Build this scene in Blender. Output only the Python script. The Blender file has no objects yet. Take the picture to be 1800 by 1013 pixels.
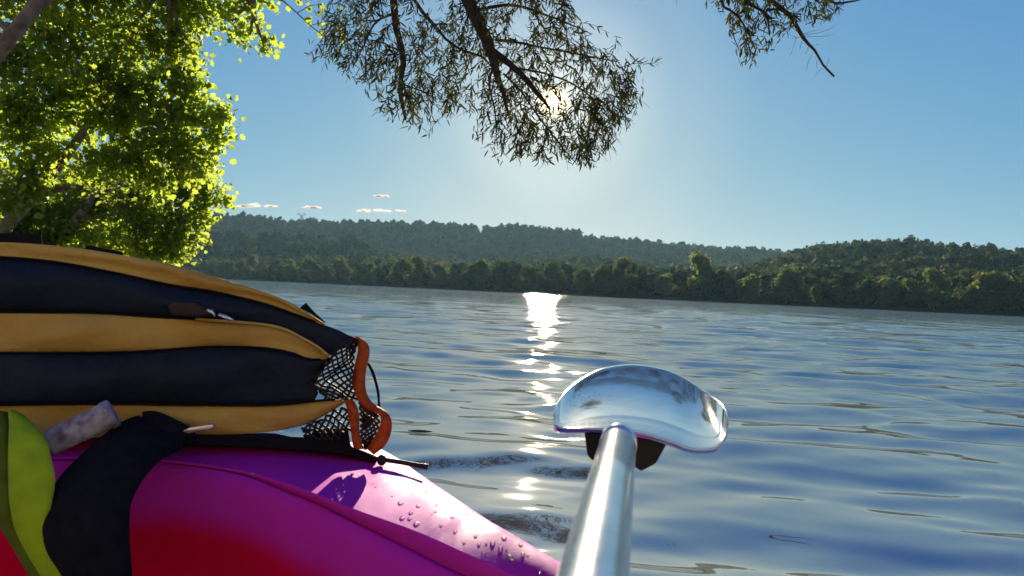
import bpy, bmesh, math, random
import numpy as np
from mathutils import Vector, Matrix

random.seed(7)
rng = np.random.default_rng(11)
S = bpy.context.scene
COL = S.collection

# ---------------------------------------------------------------- camera
H = 0.62                       # lens height above the water
FPX = 1309.0                   # focal length in photograph pixels
ROLL, PITCH = math.radians(2.6), math.radians(0.27)
CAM = Vector((0, 0, H))
Fv = Vector((0, math.cos(PITCH), math.sin(PITCH)))
R0, U0 = Vector((1, 0, 0)), Vector((0, -math.sin(PITCH), math.cos(PITCH)))
Rv = R0 * math.cos(ROLL) + U0 * math.sin(ROLL)
Uv = U0 * math.cos(ROLL) - R0 * math.sin(ROLL)


def ray(px, py):
    return Fv + Rv * ((px - 900) / FPX) + Uv * ((506.5 - py) / FPX)


def P(px, py, d):
    """a real place: d metres ahead of the lens along the line of sight"""
    return CAM + ray(px, py) * d


def PZ(px, py, z):
    r = ray(px, py)
    return CAM + r * ((z - H) / r.z)


cd = bpy.data.cameras.new('camera')
cam = bpy.data.objects.new('camera', cd)
COL.objects.link(cam)
cd.sensor_width = 36
cd.lens = 36 * FPX / 1800
cd.clip_start, cd.clip_end = 0.05, 20000
cd.dof.use_dof = True          # a phone lens: near things a touch soft
cd.dof.focus_distance = 2.2
cd.dof.aperture_fstop = 14
m = Matrix((Rv, Uv, -Fv)).transposed().to_4x4()
m.translation = CAM
cam.matrix_world = m
S.camera = cam

# ---------------------------------------------------------------- sun, sky, exposure
SUN = ray(972, 180).normalized()
SUN_EL = math.asin(SUN.z)
SUN_AZ = math.atan2(SUN.x, SUN.y)
world = bpy.data.worlds.new('World')
S.world = world
world.use_nodes = True
nt = world.node_tree
nt.nodes.clear()
out = nt.nodes.new('ShaderNodeOutputWorld')
bg = nt.nodes.new('ShaderNodeBackground')
sky = nt.nodes.new('ShaderNodeTexSky')
sky.sky_type = 'NISHITA'
sky.sun_disc = False
sky.sun_elevation = SUN_EL
sky.sun_rotation = SUN_AZ
sky.altitude = 0
sky.air_density = 1.0
sky.dust_density = 0.2
sky.ozone_density = 4.0
# soft shoulder on each channel of the sky, as deep clear evening air shows to a phone camera
sep = nt.nodes.new('ShaderNodeSeparateColor')
com = nt.nodes.new('ShaderNodeCombineColor')
for i_, (k_, a_) in enumerate(((0.53, 17.0), (1.02, 6.2), (4.65, 1.0))):
    dv = nt.nodes.new('ShaderNodeMath'); dv.operation = 'MULTIPLY_ADD'
    dv.inputs[1].default_value, dv.inputs[2].default_value = 1 / a_, 1.0
    qt = nt.nodes.new('ShaderNodeMath'); qt.operation = 'DIVIDE'
    ml = nt.nodes.new('ShaderNodeMath'); ml.operation = 'MULTIPLY'; ml.inputs[1].default_value = k_
    nt.links.new(sep.outputs[i_], dv.inputs[0])
    nt.links.new(sep.outputs[i_], qt.inputs[0]); nt.links.new(dv.outputs[0], qt.inputs[1])
    nt.links.new(qt.outputs[0], ml.inputs[0]); nt.links.new(ml.outputs[0], com.inputs[i_])
# the disc of the sun itself and the bright air close round it
geo = nt.nodes.new('ShaderNodeTexCoord')
dot = nt.nodes.new('ShaderNodeVectorMath'); dot.operation = 'DOT_PRODUCT'
dot.inputs[1].default_value = SUN
ac = nt.nodes.new('ShaderNodeMath'); ac.operation = 'ARCCOSINE'
disc = nt.nodes.new('ShaderNodeValToRGB')
disc.color_ramp.interpolation = 'EASE'
e = disc.color_ramp.elements
mul = nt.nodes.new('ShaderNodeMath'); mul.operation = 'MULTIPLY'
mul.inputs[1].default_value = 1 / math.radians(16)
e[0].position = 0.0; e[0].color = (1, 0.86, 0.6, 1)
e[1].position = 1.0; e[1].color = (0, 0, 0, 1)
a = e.new(0.020); a.color = (1, 0.8, 0.5, 1)
a = e.new(0.032); a.color = (0.5, 0.36, 0.17, 1)
a = e.new(0.06); a.color = (0.085, 0.066, 0.036, 1)
a = e.new(0.10); a.color = (0.028, 0.024, 0.017, 1)
a = e.new(0.30); a.color = (0.011, 0.0090, 0.0058, 1)
a = e.new(0.60); a.color = (0.003, 0.0024, 0.0014, 1)
sc = nt.nodes.new('ShaderNodeVectorMath'); sc.operation = 'SCALE'
sc.inputs['Scale'].default_value = 120.0
add = nt.nodes.new('ShaderNodeVectorMath'); add.operation = 'ADD'
L = nt.links.new
L(geo.outputs['Generated'], dot.inputs[0])
L(dot.outputs['Value'], ac.inputs[0])
L(ac.outputs[0], mul.inputs[0])
L(mul.outputs[0], disc.inputs[0])
L(disc.outputs[0], sc.inputs[0])
L(sky.outputs[0], sep.inputs[0])
L(com.outputs[0], add.inputs[0])
L(sc.outputs[0], add.inputs[1])
L(add.outputs[0], bg.inputs['Color'])
bg.inputs['Strength'].default_value = 0.054
L(bg.outputs[0], out.inputs[0])

sd = bpy.data.lights.new('sun', 'SUN')
sd.energy = 5.0
sd.angle = math.radians(0.53)
sd.color = (1.0, 0.82, 0.58)
so = bpy.data.objects.new('sun', sd)
COL.objects.link(so)
so.rotation_euler = (-SUN).to_track_quat('-Z', 'Y').to_euler()
so.location = SUN * 50

S.view_settings.view_transform = 'Standard'
S.view_settings.look = 'None'
S.view_settings.exposure = 1.45
S.view_settings.gamma = 1
S.view_settings.use_curve_mapping = False
S.render.engine = 'CYCLES'
cy = S.cycles
cy.use_denoising = True
cy.max_bounces = 12
cy.diffuse_bounces = 9
cy.glossy_bounces = 4
cy.transmission_bounces = 9
cy.transparent_max_bounces = 12
cy.volume_bounces = 0
cy.caustics_reflective = False
cy.caustics_refractive = False
cy.sample_clamp_indirect = 6


# ---------------------------------------------------------------- helpers
def nodes_of(mt):
    return mt.node_tree.nodes, mt.node_tree.links


def mat(name, col, rough=0.5, metal=0.0, spec=0.5, coat=0.0, var=0.0, vscale=6.0, bump=0.0, bscale=80.0,
        bdist=0.002, transl=None, rand=0.0, col2=None, coat_rough=0.05, sheen=0.0):
    mt = bpy.data.materials.new(name)
    mt.use_nodes = True
    N, K = nodes_of(mt)
    b = N['Principled BSDF']
    b.inputs['Base Color'].default_value = (*col, 1)
    b.inputs['Roughness'].default_value = rough
    b.inputs['Metallic'].default_value = metal
    b.inputs['Specular IOR Level'].default_value = spec
    b.inputs['Coat Weight'].default_value = coat
    b.inputs['Coat Roughness'].default_value = coat_rough
    b.inputs['Sheen Weight'].default_value = sheen
    tc = N.new('ShaderNodeTexCoord')
    csock = None
    if var or col2:
        n = N.new('ShaderNodeTexNoise')
        n.inputs['Scale'].default_value = vscale
        n.inputs['Detail'].default_value = 5
        K.new(tc.outputs['Object'], n.inputs['Vector'])
        mx = N.new('ShaderNodeMix'); mx.data_type = 'RGBA'
        c2 = col2 or tuple(c * (1 - var) for c in col)
        mx.inputs[6].default_value = (*col, 1)
        mx.inputs[7].default_value = (*c2, 1)
        rp = N.new('ShaderNodeValToRGB')
        rp.color_ramp.elements[0].position = 0.35
        rp.color_ramp.elements[1].position = 0.65
        K.new(n.outputs['Fac'], rp.inputs[0])
        K.new(rp.outputs[0], mx.inputs[0])
        csock = mx.outputs[2]
    if rand:
        oi = N.new('ShaderNodeObjectInfo')
        hs = N.new('ShaderNodeHueSaturation')
        mr = N.new('ShaderNodeMapRange')
        mr.inputs[3].default_value = 1 - rand
        mr.inputs[4].default_value = 1 + rand
        K.new(oi.outputs['Random'], mr.inputs[0])
        K.new(mr.outputs[0], hs.inputs['Value'])
        mh = N.new('ShaderNodeMapRange')
        mh.inputs[3].default_value = 0.475
        mh.inputs[4].default_value = 0.52
        m3 = N.new('ShaderNodeMath'); m3.operation = 'MULTIPLY'; m3.inputs[1].default_value = 7.31
        m4 = N.new('ShaderNodeMath'); m4.operation = 'FRACT'
        K.new(oi.outputs['Random'], m3.inputs[0]); K.new(m3.outputs[0], m4.inputs[0])
        K.new(m4.outputs[0], mh.inputs[0]); K.new(mh.outputs[0], hs.inputs['Hue'])
        if csock is not None:
            K.new(csock, hs.inputs['Color'])
        else:
            hs.inputs['Color'].default_value = (*col, 1)
        csock = hs.outputs[0]
    if csock is not None:
        K.new(csock, b.inputs['Base Color'])
    if bump:
        n2 = N.new('ShaderNodeTexNoise')
        n2.inputs['Scale'].default_value = bscale
        n2.inputs['Detail'].default_value = 4
        K.new(tc.outputs['Object'], n2.inputs['Vector'])
        bp = N.new('ShaderNodeBump')
        bp.inputs['Strength'].default_value = bump
        bp.inputs['Distance'].default_value = bdist
        K.new(n2.outputs['Fac'], bp.inputs['Height'])
        K.new(bp.outputs[0], b.inputs['Normal'])
    if transl:
        t = N.new('ShaderNodeBsdfTranslucent')
        t.inputs['Color'].default_value = (*transl[0], 1)
        if csock is not None:
            # the light let through takes the same variation
            mm = N.new('ShaderNodeMix'); mm.data_type = 'RGBA'; mm.blend_type = 'MULTIPLY'
            mm.inputs[0].default_value = 1
            k = tuple(t_ / max(c_, 1e-3) for t_, c_ in zip(transl[0], col))
            mm.inputs[7].default_value = (*k, 1)
            K.new(csock, mm.inputs[6])
            K.new(mm.outputs[2], t.inputs['Color'])
        ms = N.new('ShaderNodeMixShader')
        ms.inputs[0].default_value = transl[1]
        K.new(b.outputs[0], ms.inputs[1])
        K.new(t.outputs[0], ms.inputs[2])
        K.new(ms.outputs[0], N['Material Output'].inputs[0])
    return mt


def tag(o, label=None, cat=None, group=None, kind=None):
    if label: o['label'] = label
    if cat: o['category'] = cat
    if group: o['group'] = group
    if kind: o['kind'] = kind
    return o


def empty(name, loc=(0, 0, 0)):
    o = bpy.data.objects.new(name, None)
    COL.objects.link(o)
    o.location = loc
    o.empty_display_size = 0.2
    return o


def link(name, me, parent=None):
    o = bpy.data.objects.new(name, me)
    COL.objects.link(o)
    if parent is not None:
        o.parent = parent
        o.matrix_parent_inverse = Matrix.Translation(-Vector(parent.location))
    return o


def np_mesh(name, V, faces, material, smooth=False):
    """V (n,3); faces: array (m,k) or list of tuples"""
    me = bpy.data.meshes.new(name)
    if isinstance(faces, np.ndarray):
        n, k = faces.shape
        me.vertices.add(len(V))
        me.vertices.foreach_set('co', np.asarray(V, np.float32).ravel())
        me.loops.add(n * k)
        me.loops.foreach_set('vertex_index', faces.astype(np.int32).ravel())
        me.polygons.add(n)
        me.polygons.foreach_set('loop_start', np.arange(0, n * k, k, dtype=np.int32))
        me.polygons.foreach_set('loop_total', np.full(n, k, np.int32))
        me.update(calc_edges=True)
    else:
        me.from_pydata([tuple(v) for v in V], [], faces)
    if smooth:
        me.polygons.foreach_set('use_smooth', np.ones(len(me.polygons), bool))
    if material:
        me.materials.append(material)
    return me


class MB:
    def __init__(self):
        self.v, self.f = [], []

    def add(self, vs, fs):
        o = len(self.v)
        self.v += [tuple(x) for x in vs]
        self.f += [tuple(i + o for i in f) for f in fs]

    def tube(self, pts, rad, sides=6, cap=True):
        pts = [Vector(p) for p in pts]
        n = len(pts)
        if not hasattr(rad, '__len__'):
            rad = [rad] * n
        up = Vector((0.31, 0.17, 0.93))
        rings = []
        for i, p in enumerate(pts):
            t = (pts[min(i + 1, n - 1)] - pts[max(i - 1, 0)])
            t = t.normalized() if t.length > 1e-9 else Vector((0, 0, 1))
            a = t.cross(up)
            if a.length < 0.05:
                a = t.cross(Vector((1, 0, 0)))
            a.normalize()
            b = t.cross(a)
            rings.append([p + (a * math.cos(2 * math.pi * k / sides) + b * math.sin(2 * math.pi * k / sides)) * rad[i]
                          for k in range(sides)])
        vs = [v for r in rings for v in r]
        fs = [(i * sides + k, i * sides + (k + 1) % sides, (i + 1) * sides + (k + 1) % sides, (i + 1) * sides + k)
              for i in range(n - 1) for k in range(sides)]
        if cap:
            fs.append(tuple(range(sides))[::-1])
            fs.append(tuple((n - 1) * sides + k for k in range(sides)))
        self.add(vs, fs)

    def grid(self, rows, closed=False, caps=False):
        n, mcol = len(rows), len(rows[0])
        vs = [v for r in rows for v in r]
        fs = []
        for i in range(n - 1):
            for j in range(mcol if closed else mcol - 1):
                k = (j + 1) % mcol
                fs.append((i * mcol + j, i * mcol + k, (i + 1) * mcol + k, (i + 1) * mcol + j))
        if caps:
            fs.append(tuple(range(mcol))[::-1])
            fs.append(tuple((n - 1) * mcol + k for k in range(mcol)))
        self.add(vs, fs)

    def prism(self, poly, ext):
        n = len(poly)
        vs = [Vector(p) for p in poly] + [Vector(p) + Vector(ext) for p in poly]
        fs = [tuple(range(n)), tuple(range(2 * n - 1, n - 1, -1))]
        fs += [(i, i + n, (i + 1) % n + n, (i + 1) % n) for i in range(n)]
        self.add(vs, fs)

    def sphere(self, c, r, seg=8, ring=5, squash=1.0, nrm=None):
        c = Vector(c)
        vs = [c + Vector((0, 0, r * squash))]
        for i in range(1, ring):
            th = math.pi * i / ring
            for k in range(seg):
                ph = 2 * math.pi * k / seg
                vs.append(c + Vector((r * math.sin(th) * math.cos(ph), r * math.sin(th) * math.sin(ph), r * squash * math.cos(th))))
        vs.append(c - Vector((0, 0, r * squash)))
        fs = [(0, 1 + k, 1 + (k + 1) % seg) for k in range(seg)]
        for i in range(ring - 2):
            for k in range(seg):
                a, b = 1 + i * seg + k, 1 + i * seg + (k + 1) % seg
                fs.append((a, a + seg, b + seg, b))
        last = len(vs) - 1
        fs += [(last, last - seg + (k + 1) % seg, last - seg + k) for k in range(seg)]
        self.add(vs, fs)

    def build(self, name, material, parent=None, smooth=True, bevel=0.0, sub=0):
        me = np_mesh(name, self.v, self.f, material, smooth)
        o = link(name, me, parent)
        if bevel:
            b = o.modifiers.new('bevel', 'BEVEL'); b.width = bevel; b.segments = 3; b.limit_method = 'ANGLE'
        if sub:
            s = o.modifiers.new('sub', 'SUBSURF'); s.levels = s.render_levels = sub
        return o


def resample(poly, n):
    """n points evenly spaced along a smooth curve through poly (Catmull-Rom)"""
    p = np.array(poly, float)
    q = np.vstack([2 * p[0] - p[1], p, 2 * p[-1] - p[-2]])
    fine = []
    for i in range(1, len(q) - 2):
        for t in np.linspace(0, 1, 12, endpoint=False):
            a, b, c, d_ = q[i - 1], q[i], q[i + 1], q[i + 2]
            fine.append(0.5 * ((2 * b) + (c - a) * t + (2 * a - 5 * b + 4 * c - d_) * t * t + (3 * b - a - 3 * c + d_) * t ** 3))
    fine.append(p[-1])
    fine = np.array(fine)
    s = np.r_[0, np.cumsum(np.linalg.norm(np.diff(fine, axis=0), axis=1))]
    u = np.linspace(0, s[-1], n)
    return np.stack([np.interp(u, s, fine[:, k]) for k in range(p.shape[1])], 1)


def sinnoise(seed, n=14, lo=0.5, hi=2.0):
    g = np.random.default_rng(seed)
    k = np.exp(g.uniform(math.log(lo), math.log(hi), n))
    th = g.uniform(0, 2 * math.pi, n)
    ph = g.uniform(0, 2 * math.pi, n)
    def f(x, y):
        s = 0
        for i in range(n):
            s = s + np.sin(k[i] * (x * math.cos(th[i]) + y * math.sin(th[i])) + ph[i])
        return s / math.sqrt(n / 2)
    return f


def rand_rot(n, g, fwd=None, spread=0.5, flat=0.4):
    """n rotation matrices; columns are (x, y=leaf axis, z=normal)"""
    if fwd is None:
        y = g.normal(size=(n, 3))
    else:
        y = np.asarray(fwd) + g.normal(size=(n, 3)) * spread
    y /= np.linalg.norm(y, axis=1, keepdims=True)
    z = g.normal(size=(n, 3))
    z[:, 2] = np.abs(z[:, 2]) + flat
    x = np.cross(y, z)
    x /= np.linalg.norm(x, axis=1, keepdims=True) + 1e-9
    z = np.cross(x, y)
    return np.stack([x, y, z], 2)


def scatter(tv, tf, pos, rot, scale):
    """copies of a template (verts, equal-length faces) as one vertex / face array"""
    n, k = len(pos), len(tv)
    V = np.einsum('nij,kj->nki', rot, tv) * scale[:, None, None] + pos[:, None, :]
    Fc = (np.asarray(tf)[None] + (np.arange(n) * k)[:, None, None]).reshape(-1, len(tf[0]))
    return V.reshape(-1, 3), Fc


def leaves(parent, mesh_name, tv, tf, pos, rot, scale, material, singles=300, rank=None):
    """the leaves that show largest as single parts, the rest as one part"""
    n = len(pos)
    order = np.arange(n) if rank is None else np.argsort(rank)
    one, rest = order[:singles], order[singles:]
    tm = np_mesh(mesh_name, tv, np.asarray(tf), material, False)
    inv = Matrix.Translation(-Vector(parent.location))
    for i in one:
        o = bpy.data.objects.new('leaf', tm)
        COL.objects.link(o)
        o.parent = parent
        o.matrix_parent_inverse = inv
        M = Matrix(rot[i].tolist()).to_4x4() @ Matrix.Diagonal((scale[i],) * 3 + (1,))
        M.translation = Vector(pos[i].tolist())
        o.matrix_basis = M
    if len(rest):
        V, Fc = scatter(tv, tf, pos[rest], rot[rest], scale[rest])
        o = link('foliage', np_mesh('foliage', V, Fc, material, False), parent)
        o['kind'] = 'stuff'
        return o


# ---------------------------------------------------------------- materials
M = {}
M['soil'] = mat('soil', (0.03, 0.048, 0.015), 0.95, col2=(0.045, 0.05, 0.02), vscale=0.05, spec=0.0)


def fill_bank():
    # pale clay tone near the camera, added to bounce warm fill; grass farther off
    N, K = nodes_of(M['soil'])
    b = N['Principled BSDF']
    old = b.inputs['Base Color'].links[0].from_socket
    gp = N.new('ShaderNodeNewGeometry')
    ln = N.new('ShaderNodeVectorMath'); ln.operation = 'LENGTH'
    K.new(gp.outputs['Position'], ln.inputs[0])
    mr = N.new('ShaderNodeMapRange')
    mr.inputs[1].default_value, mr.inputs[2].default_value = 25, 45
    K.new(ln.outputs['Value'], mr.inputs[0])
    n = N.new('ShaderNodeTexNoise'); n.inputs['Scale'].default_value = 1.3; n.inputs['Detail'].default_value = 6
    K.new(gp.outputs['Position'], n.inputs['Vector'])
    cr = N.new('ShaderNodeValToRGB')
    cr.color_ramp.elements[0].position = 0.35; cr.color_ramp.elements[0].color = (0.50, 0.39, 0.26, 1)
    cr.color_ramp.elements[1].position = 0.7; cr.color_ramp.elements[1].color = (0.38, 0.30, 0.17, 1)
    K.new(n.outputs['Fac'], cr.inputs[0])
    mx = N.new('ShaderNodeMix'); mx.data_type = 'RGBA'
    K.new(mr.outputs[0], mx.inputs[0]); K.new(cr.outputs[0], mx.inputs[6]); K.new(old, mx.inputs[7])
    K.new(mx.outputs[2], b.inputs['Base Color'])


fill_bank()
M['bark'] = mat('sycamore bark', (0.20, 0.175, 0.14), 0.9, col2=(0.09, 0.075, 0.06), vscale=7, bump=0.5, bscale=25, bdist=0.02)
M['willow_bark'] = mat('willow bark', (0.05, 0.04, 0.032), 0.9, var=0.5, vscale=18, bump=0.8, bscale=40, bdist=0.02)
M['syc_leaf'] = mat('sycamore leaf', (0.10, 0.14, 0.02), 0.45, spec=0.4, transl=((0.38, 0.50, 0.055), 0.76), var=0.35, vscale=0.9)
M['wil_leaf'] = mat('willow leaf', (0.035, 0.048, 0.018), 0.75, spec=0.12, transl=((0.06, 0.065, 0.012), 0.35), var=0.4, vscale=3)
M['far_leaf'] = mat('far leaf', (0.045, 0.080, 0.020), 0.8, spec=0.1, transl=((0.085, 0.13, 0.022), 0.4), rand=0.4)
M['forest_leaf'] = mat('forest leaf', (0.028, 0.056, 0.024), 0.9, spec=0.05, transl=((0.036, 0.062, 0.018), 0.3), rand=0.4)
M['far_bark'] = mat('far bark', (0.05, 0.043, 0.034), 0.9, var=0.4, vscale=1)

# ---------------------------------------------------------------- ground, hills
RIVER = np.array([(900, -250), (300, -60), (60, -12), (10, -5), (-3, -4.5), (-5.6, -1), (-6.2, 8), (-7.6, 16), (-12, 28),
                  (-28, 55), (-80, 115), (-220, 240), (-700, 560), (-1500, 900), (-1500, 1500), (-900, 1080), (-420, 790), (-243, 650), (-79, 520),
                  (19, 420), (105, 345), (196, 285), (300, 205), (430, 105), (650, -50), (950, -180)], float)


def river_sd(x, y):
    """signed distance to the river's edge, positive on land"""
    best = np.full(x.shape, 1e9)
    inside = np.zeros(x.shape, bool)
    n = len(RIVER)
    for i in range(n):
        a, b = RIVER[i], RIVER[(i + 1) % n]
        ex, ey = b - a
        t = np.clip(((x - a[0]) * ex + (y - a[1]) * ey) / (ex * ex + ey * ey), 0, 1)
        best = np.minimum(best, np.hypot(x - a[0] - t * ex, y - a[1] - t * ey))
        c = ((a[1] > y) != (b[1] > y)) & (x < (b[0] - a[0]) * (y - a[1]) / (b[1] - a[1] + 1e-12) + a[0])
        inside ^= c
    return np.where(inside, -best, best)


TREE_H = 16.0
RIDGES = [  # (ridge distance, falls behind, [(photo column, pixels above the horizon)])
    (1400, 500, [(-600, 95), (0, 100), (360, 116), (450, 115), (520, 112), (600, 111), (700, 115), (840, 114), (1000, 113), (1013, 112), (1019, 102),
                 (1100, 101), (1250, 96), (1350, 96), (1500, 95), (1900, 90), (2600, 85)]),
    (960, 130, [(-600, 75), (200, 82), (420, 88), (560, 84), (650, 74), (720, 56), (850, 40), (960, 52), (1060, 60), (1150, 50), (1250, 20), (2600, 0)]),
    (730, 260, [(-600, 0), (1150, 8), (1275, 46), (1330, 62), (1382, 76), (1440, 90), (1580, 104), (1700, 105), (1800, 106), (2600, 100)]),
]
hn = sinnoise(5, 16, 0.006, 0.03)
hn2 = sinnoise(6, 12, 0.03, 0.09)


def height(x, y):
    sd_ = river_sd(x, y)
    r = np.hypot(x, y) + 1e-6
    col = 900 + FPX * x / np.maximum(y, r * 0.25)
    shore_h = 1.3 * (1 - np.exp(-np.maximum(sd_, 0) / 3.0)) + np.minimum(np.maximum(sd_, 0) * 0.012, 3)
    hill = np.zeros_like(r)
    for Rr, back, tab in RIDGES:
        t = np.array(tab, float)
        e_ = np.interp(col, t[:, 0], t[:, 1]) / FPX
        top = np.maximum(e_ * Rr * np.clip(y / r, 0.3, 1) - TREE_H, 0)
        w = np.clip(sd_ / np.maximum(sd_ + (Rr - r), 60), 0, 1)
        up = np.clip((w - 0.10) / 0.9, 0, 1)
        up = up ** 2.4 if Rr > 1200 else up * up * (3 - 2 * up) * 0.6 + up * 0.4
        dn = np.exp(-np.maximum(r - Rr, 0) ** 2 / back ** 2)
        hill = np.maximum(hill, top * np.where(r < Rr, up, dn))
    front = np.clip((y - 60) / 150, 0, 1)
    hill = hill * front
    bump_ = (hn(x, y) * 4.5 + hn2(x, y) * 2.5) * np.clip(hill / 40, 0, 1) * np.clip((105 - hill) / 60, 0.25, 1)
    land = shore_h + hill + bump_ + np.where(y < -1, np.minimum(np.maximum(sd_, 0) * 0.75, 5.0), 0) * np.clip((-y - 1) / 3, 0, 1)  # unseen bank behind the camera raised to reflect warm light forward
    bed = -np.minimum(0.15 - sd_ * 0.2, 2.5)
    return np.where(sd_ > 0, land, bed)


az = np.radians(np.r_[np.arange(-46, 46.01, 0.35), np.arange(50, 314, 4)])
rr = np.r_[0.6, 2, 3.5, np.arange(4.5, 14, 0.8), np.geomspace(14, 230, 40), np.linspace(238, 800, 95), np.linspace(808, 1500, 90), np.linspace(1550, 2400, 12)]
RR, AZ = np.meshgrid(rr, az, indexing='ij')
X, Y = RR * np.sin(AZ), RR * np.cos(AZ)
Z = height(X, Y)
na = len(az)
i0, j0 = np.meshgrid(np.arange(len(rr) - 1), np.arange(na), indexing='ij')
j1 = (j0 + 1) % na
GF = np.stack([i0 * na + j0, i0 * na + j1, (i0 + 1) * na + j1, (i0 + 1) * na + j0], -1).reshape(-1, 4)
g = link('ground', np_mesh('ground', np.stack([X, Y, Z], -1).reshape(-1, 3), GF, M['soil'], True))
tag(g, kind='structure')

# ---------------------------------------------------------------- water
def make_water_mat():
    mt = bpy.data.materials.new('river water')
    mt.use_nodes = True
    N, K = nodes_of(mt)
    b = N['Principled BSDF']
    b.inputs['Base Color'].default_value = (0.125, 0.14, 0.14, 1)
    b.inputs['Roughness'].default_value = 0.02
    b.inputs['IOR'].default_value = 5.6
    b.inputs['Specular Tint'].default_value = (1.0, 0.955, 0.87, 1)
    tc = N.new('ShaderNodeNewGeometry')
    hs = []
    for sx, sy, det, amp, rot in ((0.6, 1.7, 3, 0.045, 0.12), (2.4, 6.5, 4, 0.013, -0.25), (0.2, 0.5, 2, 0.12, 0.05)):
        mp = N.new('ShaderNodeMapping')
        mp.inputs['Scale'].default_value = (sx, sy, 1)
        mp.inputs['Rotation'].default_value = (0, 0, rot)
        n = N.new('ShaderNodeTexNoise')
        n.inputs['Scale'].default_value = 1.0
        n.inputs['Detail'].default_value = det
        n.inputs['Roughness'].default_value = 0.45
        K.new(tc.outputs['Position'], mp.inputs['Vector'])
        K.new(mp.outputs[0], n.inputs['Vector'])
        k = N.new('ShaderNodeMath'); k.operation = 'MULTIPLY'; k.inputs[1].default_value = amp
        K.new(n.outputs['Fac'], k.inputs[0])
        hs.append(k.outputs[0])
    # the fine wind chop lies out on the open river, the lee by the bank is smooth
    ln = N.new('ShaderNodeVectorMath'); ln.operation = 'LENGTH'
    K.new(tc.outputs['Position'], ln.inputs[0])
    mr = N.new('ShaderNodeMapRange')
    mr.inputs[1].default_value, mr.inputs[2].default_value = 2.5, 14.0
    mr.inputs[3].default_value, mr.inputs[4].default_value = 0.0, 1.0
    K.new(ln.outputs['Value'], mr.inputs[0])
    s1 = N.new('ShaderNodeMath'); s1.operation = 'ADD'
    K.new(hs[0], s1.inputs[0]); K.new(hs[1], s1.inputs[1])
    s2 = N.new('ShaderNodeMath'); s2.operation = 'ADD'
    K.new(s1.outputs[0], s2.inputs[0]); K.new(hs[2], s2.inputs[1])
    s3 = N.new('ShaderNodeMath'); s3.operation = 'MULTIPLY'
    # far out the breeze raises a steeper chop
    mf = N.new('ShaderNodeMapRange')
    mf.inputs[1].default_value, mf.inputs[2].default_value = 40.0, 220.0
    mf.inputs[3].default_value, mf.inputs[4].default_value = 1.0, 2.6
    K.new(ln.outputs['Value'], mf.inputs[0])
    m5 = N.new('ShaderNodeMath'); m5.operation = 'MULTIPLY'
    K.new(mr.outputs[0], m5.inputs[0]); K.new(mf.outputs[0], m5.inputs[1])
    K.new(s2.outputs[0], s3.inputs[0]); K.new(m5.outputs[0], s3.inputs[1])
    bp = N.new('ShaderNodeBump')
    bp.inputs['Strength'].default_value = 1.0
    bp.inputs['Distance'].default_value = 1.0
    K.new(s3.outputs[0], bp.inputs['Height'])
    K.new(bp.outputs[0], b.inputs['Normal'])
    return mt


M['water'] = make_water_mat()
waz = np.radians(np.r_[np.linspace(-40, 40, 420), np.arange(44, 320, 4)])
wr = np.r_[np.geomspace(0.5, 110, 720), np.geomspace(118, 1500, 40)]
WR, WA = np.meshgrid(wr, waz, indexing='ij')
WX, WY = WR * np.sin(WA), WR * np.cos(WA)
WZ = np.zeros_like(WX)
step = WR * 0.0075
gw = np.random.default_rng(21)
nw = 130
for i in range(nw):
    lam = math.exp(gw.uniform(math.log(0.11), math.log(2.2)))
    th = gw.normal(0.10, 0.30) if lam < 1.0 else gw.normal(0.05, 0.22)
    if gw.random() < 0.12:
        th += gw.choice([-1, 1]) * 1.0
    k = 2 * math.pi / lam
    slope = 0.0105 * (1.35 if lam < 0.9 else 0.85) * (0.75 if lam < 0.3 else 1)
    amp = slope / k * gw.uniform(0.5, 1.5)
    fade = np.clip((lam / step - 3.5) / 4, 0, 1)
    ph = gw.uniform(0, 6.28)
    # slow change along the crest breaks the straight lines
    warp = 0.8 * np.sin(WX * gw.uniform(0.25, 0.7) / lam ** 0.5 + gw.uniform(0, 6.28)) + 0.6 * np.sin(WY * gw.uniform(0.2, 0.5) / lam ** 0.5 + gw.uniform(0, 6.28))
    near = np.clip(WR / 4, 0.75, 1) if lam < 0.5 else (np.clip(0.8 + (WR - 5) / 12, 0.8, 2.3) if lam > 0.8 else np.clip(0.9 + (WR - 4) / 10, 0.9, 1.6))
    WZ += amp * fade * near * np.sin(k * (WX * math.sin(th) + WY * math.cos(th)) + ph + warp)
WZ *= np.clip((math.radians(75) - np.abs(np.arctan2(WX, WY))) / math.radians(30), 0, 1)
nwz = len(waz)
i0, j0 = np.meshgrid(np.arange(len(wr) - 1), np.arange(nwz), indexing='ij')
j1 = (j0 + 1) % nwz
WF = np.stack([i0 * nwz + j0, i0 * nwz + j1, (i0 + 1) * nwz + j1, (i0 + 1) * nwz + j0], -1).reshape(-1, 4)
w = link('water', np_mesh('water', np.stack([WX, WY, WZ], -1).reshape(-1, 3), WF, M['water'], True))
tag(w, kind='structure')


# ---------------------------------------------------------------- trees of the far shore
CLUMP_V = np.array([(-0.5, -0.3, 0), (0.1, -0.55, 0.12), (0.55, 0.0, 0), (0.15, 0.5, -0.1), (-0.45, 0.35, 0.1)])
CLUMP_F = [(0, 1, 2, 3, 4)]


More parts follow.
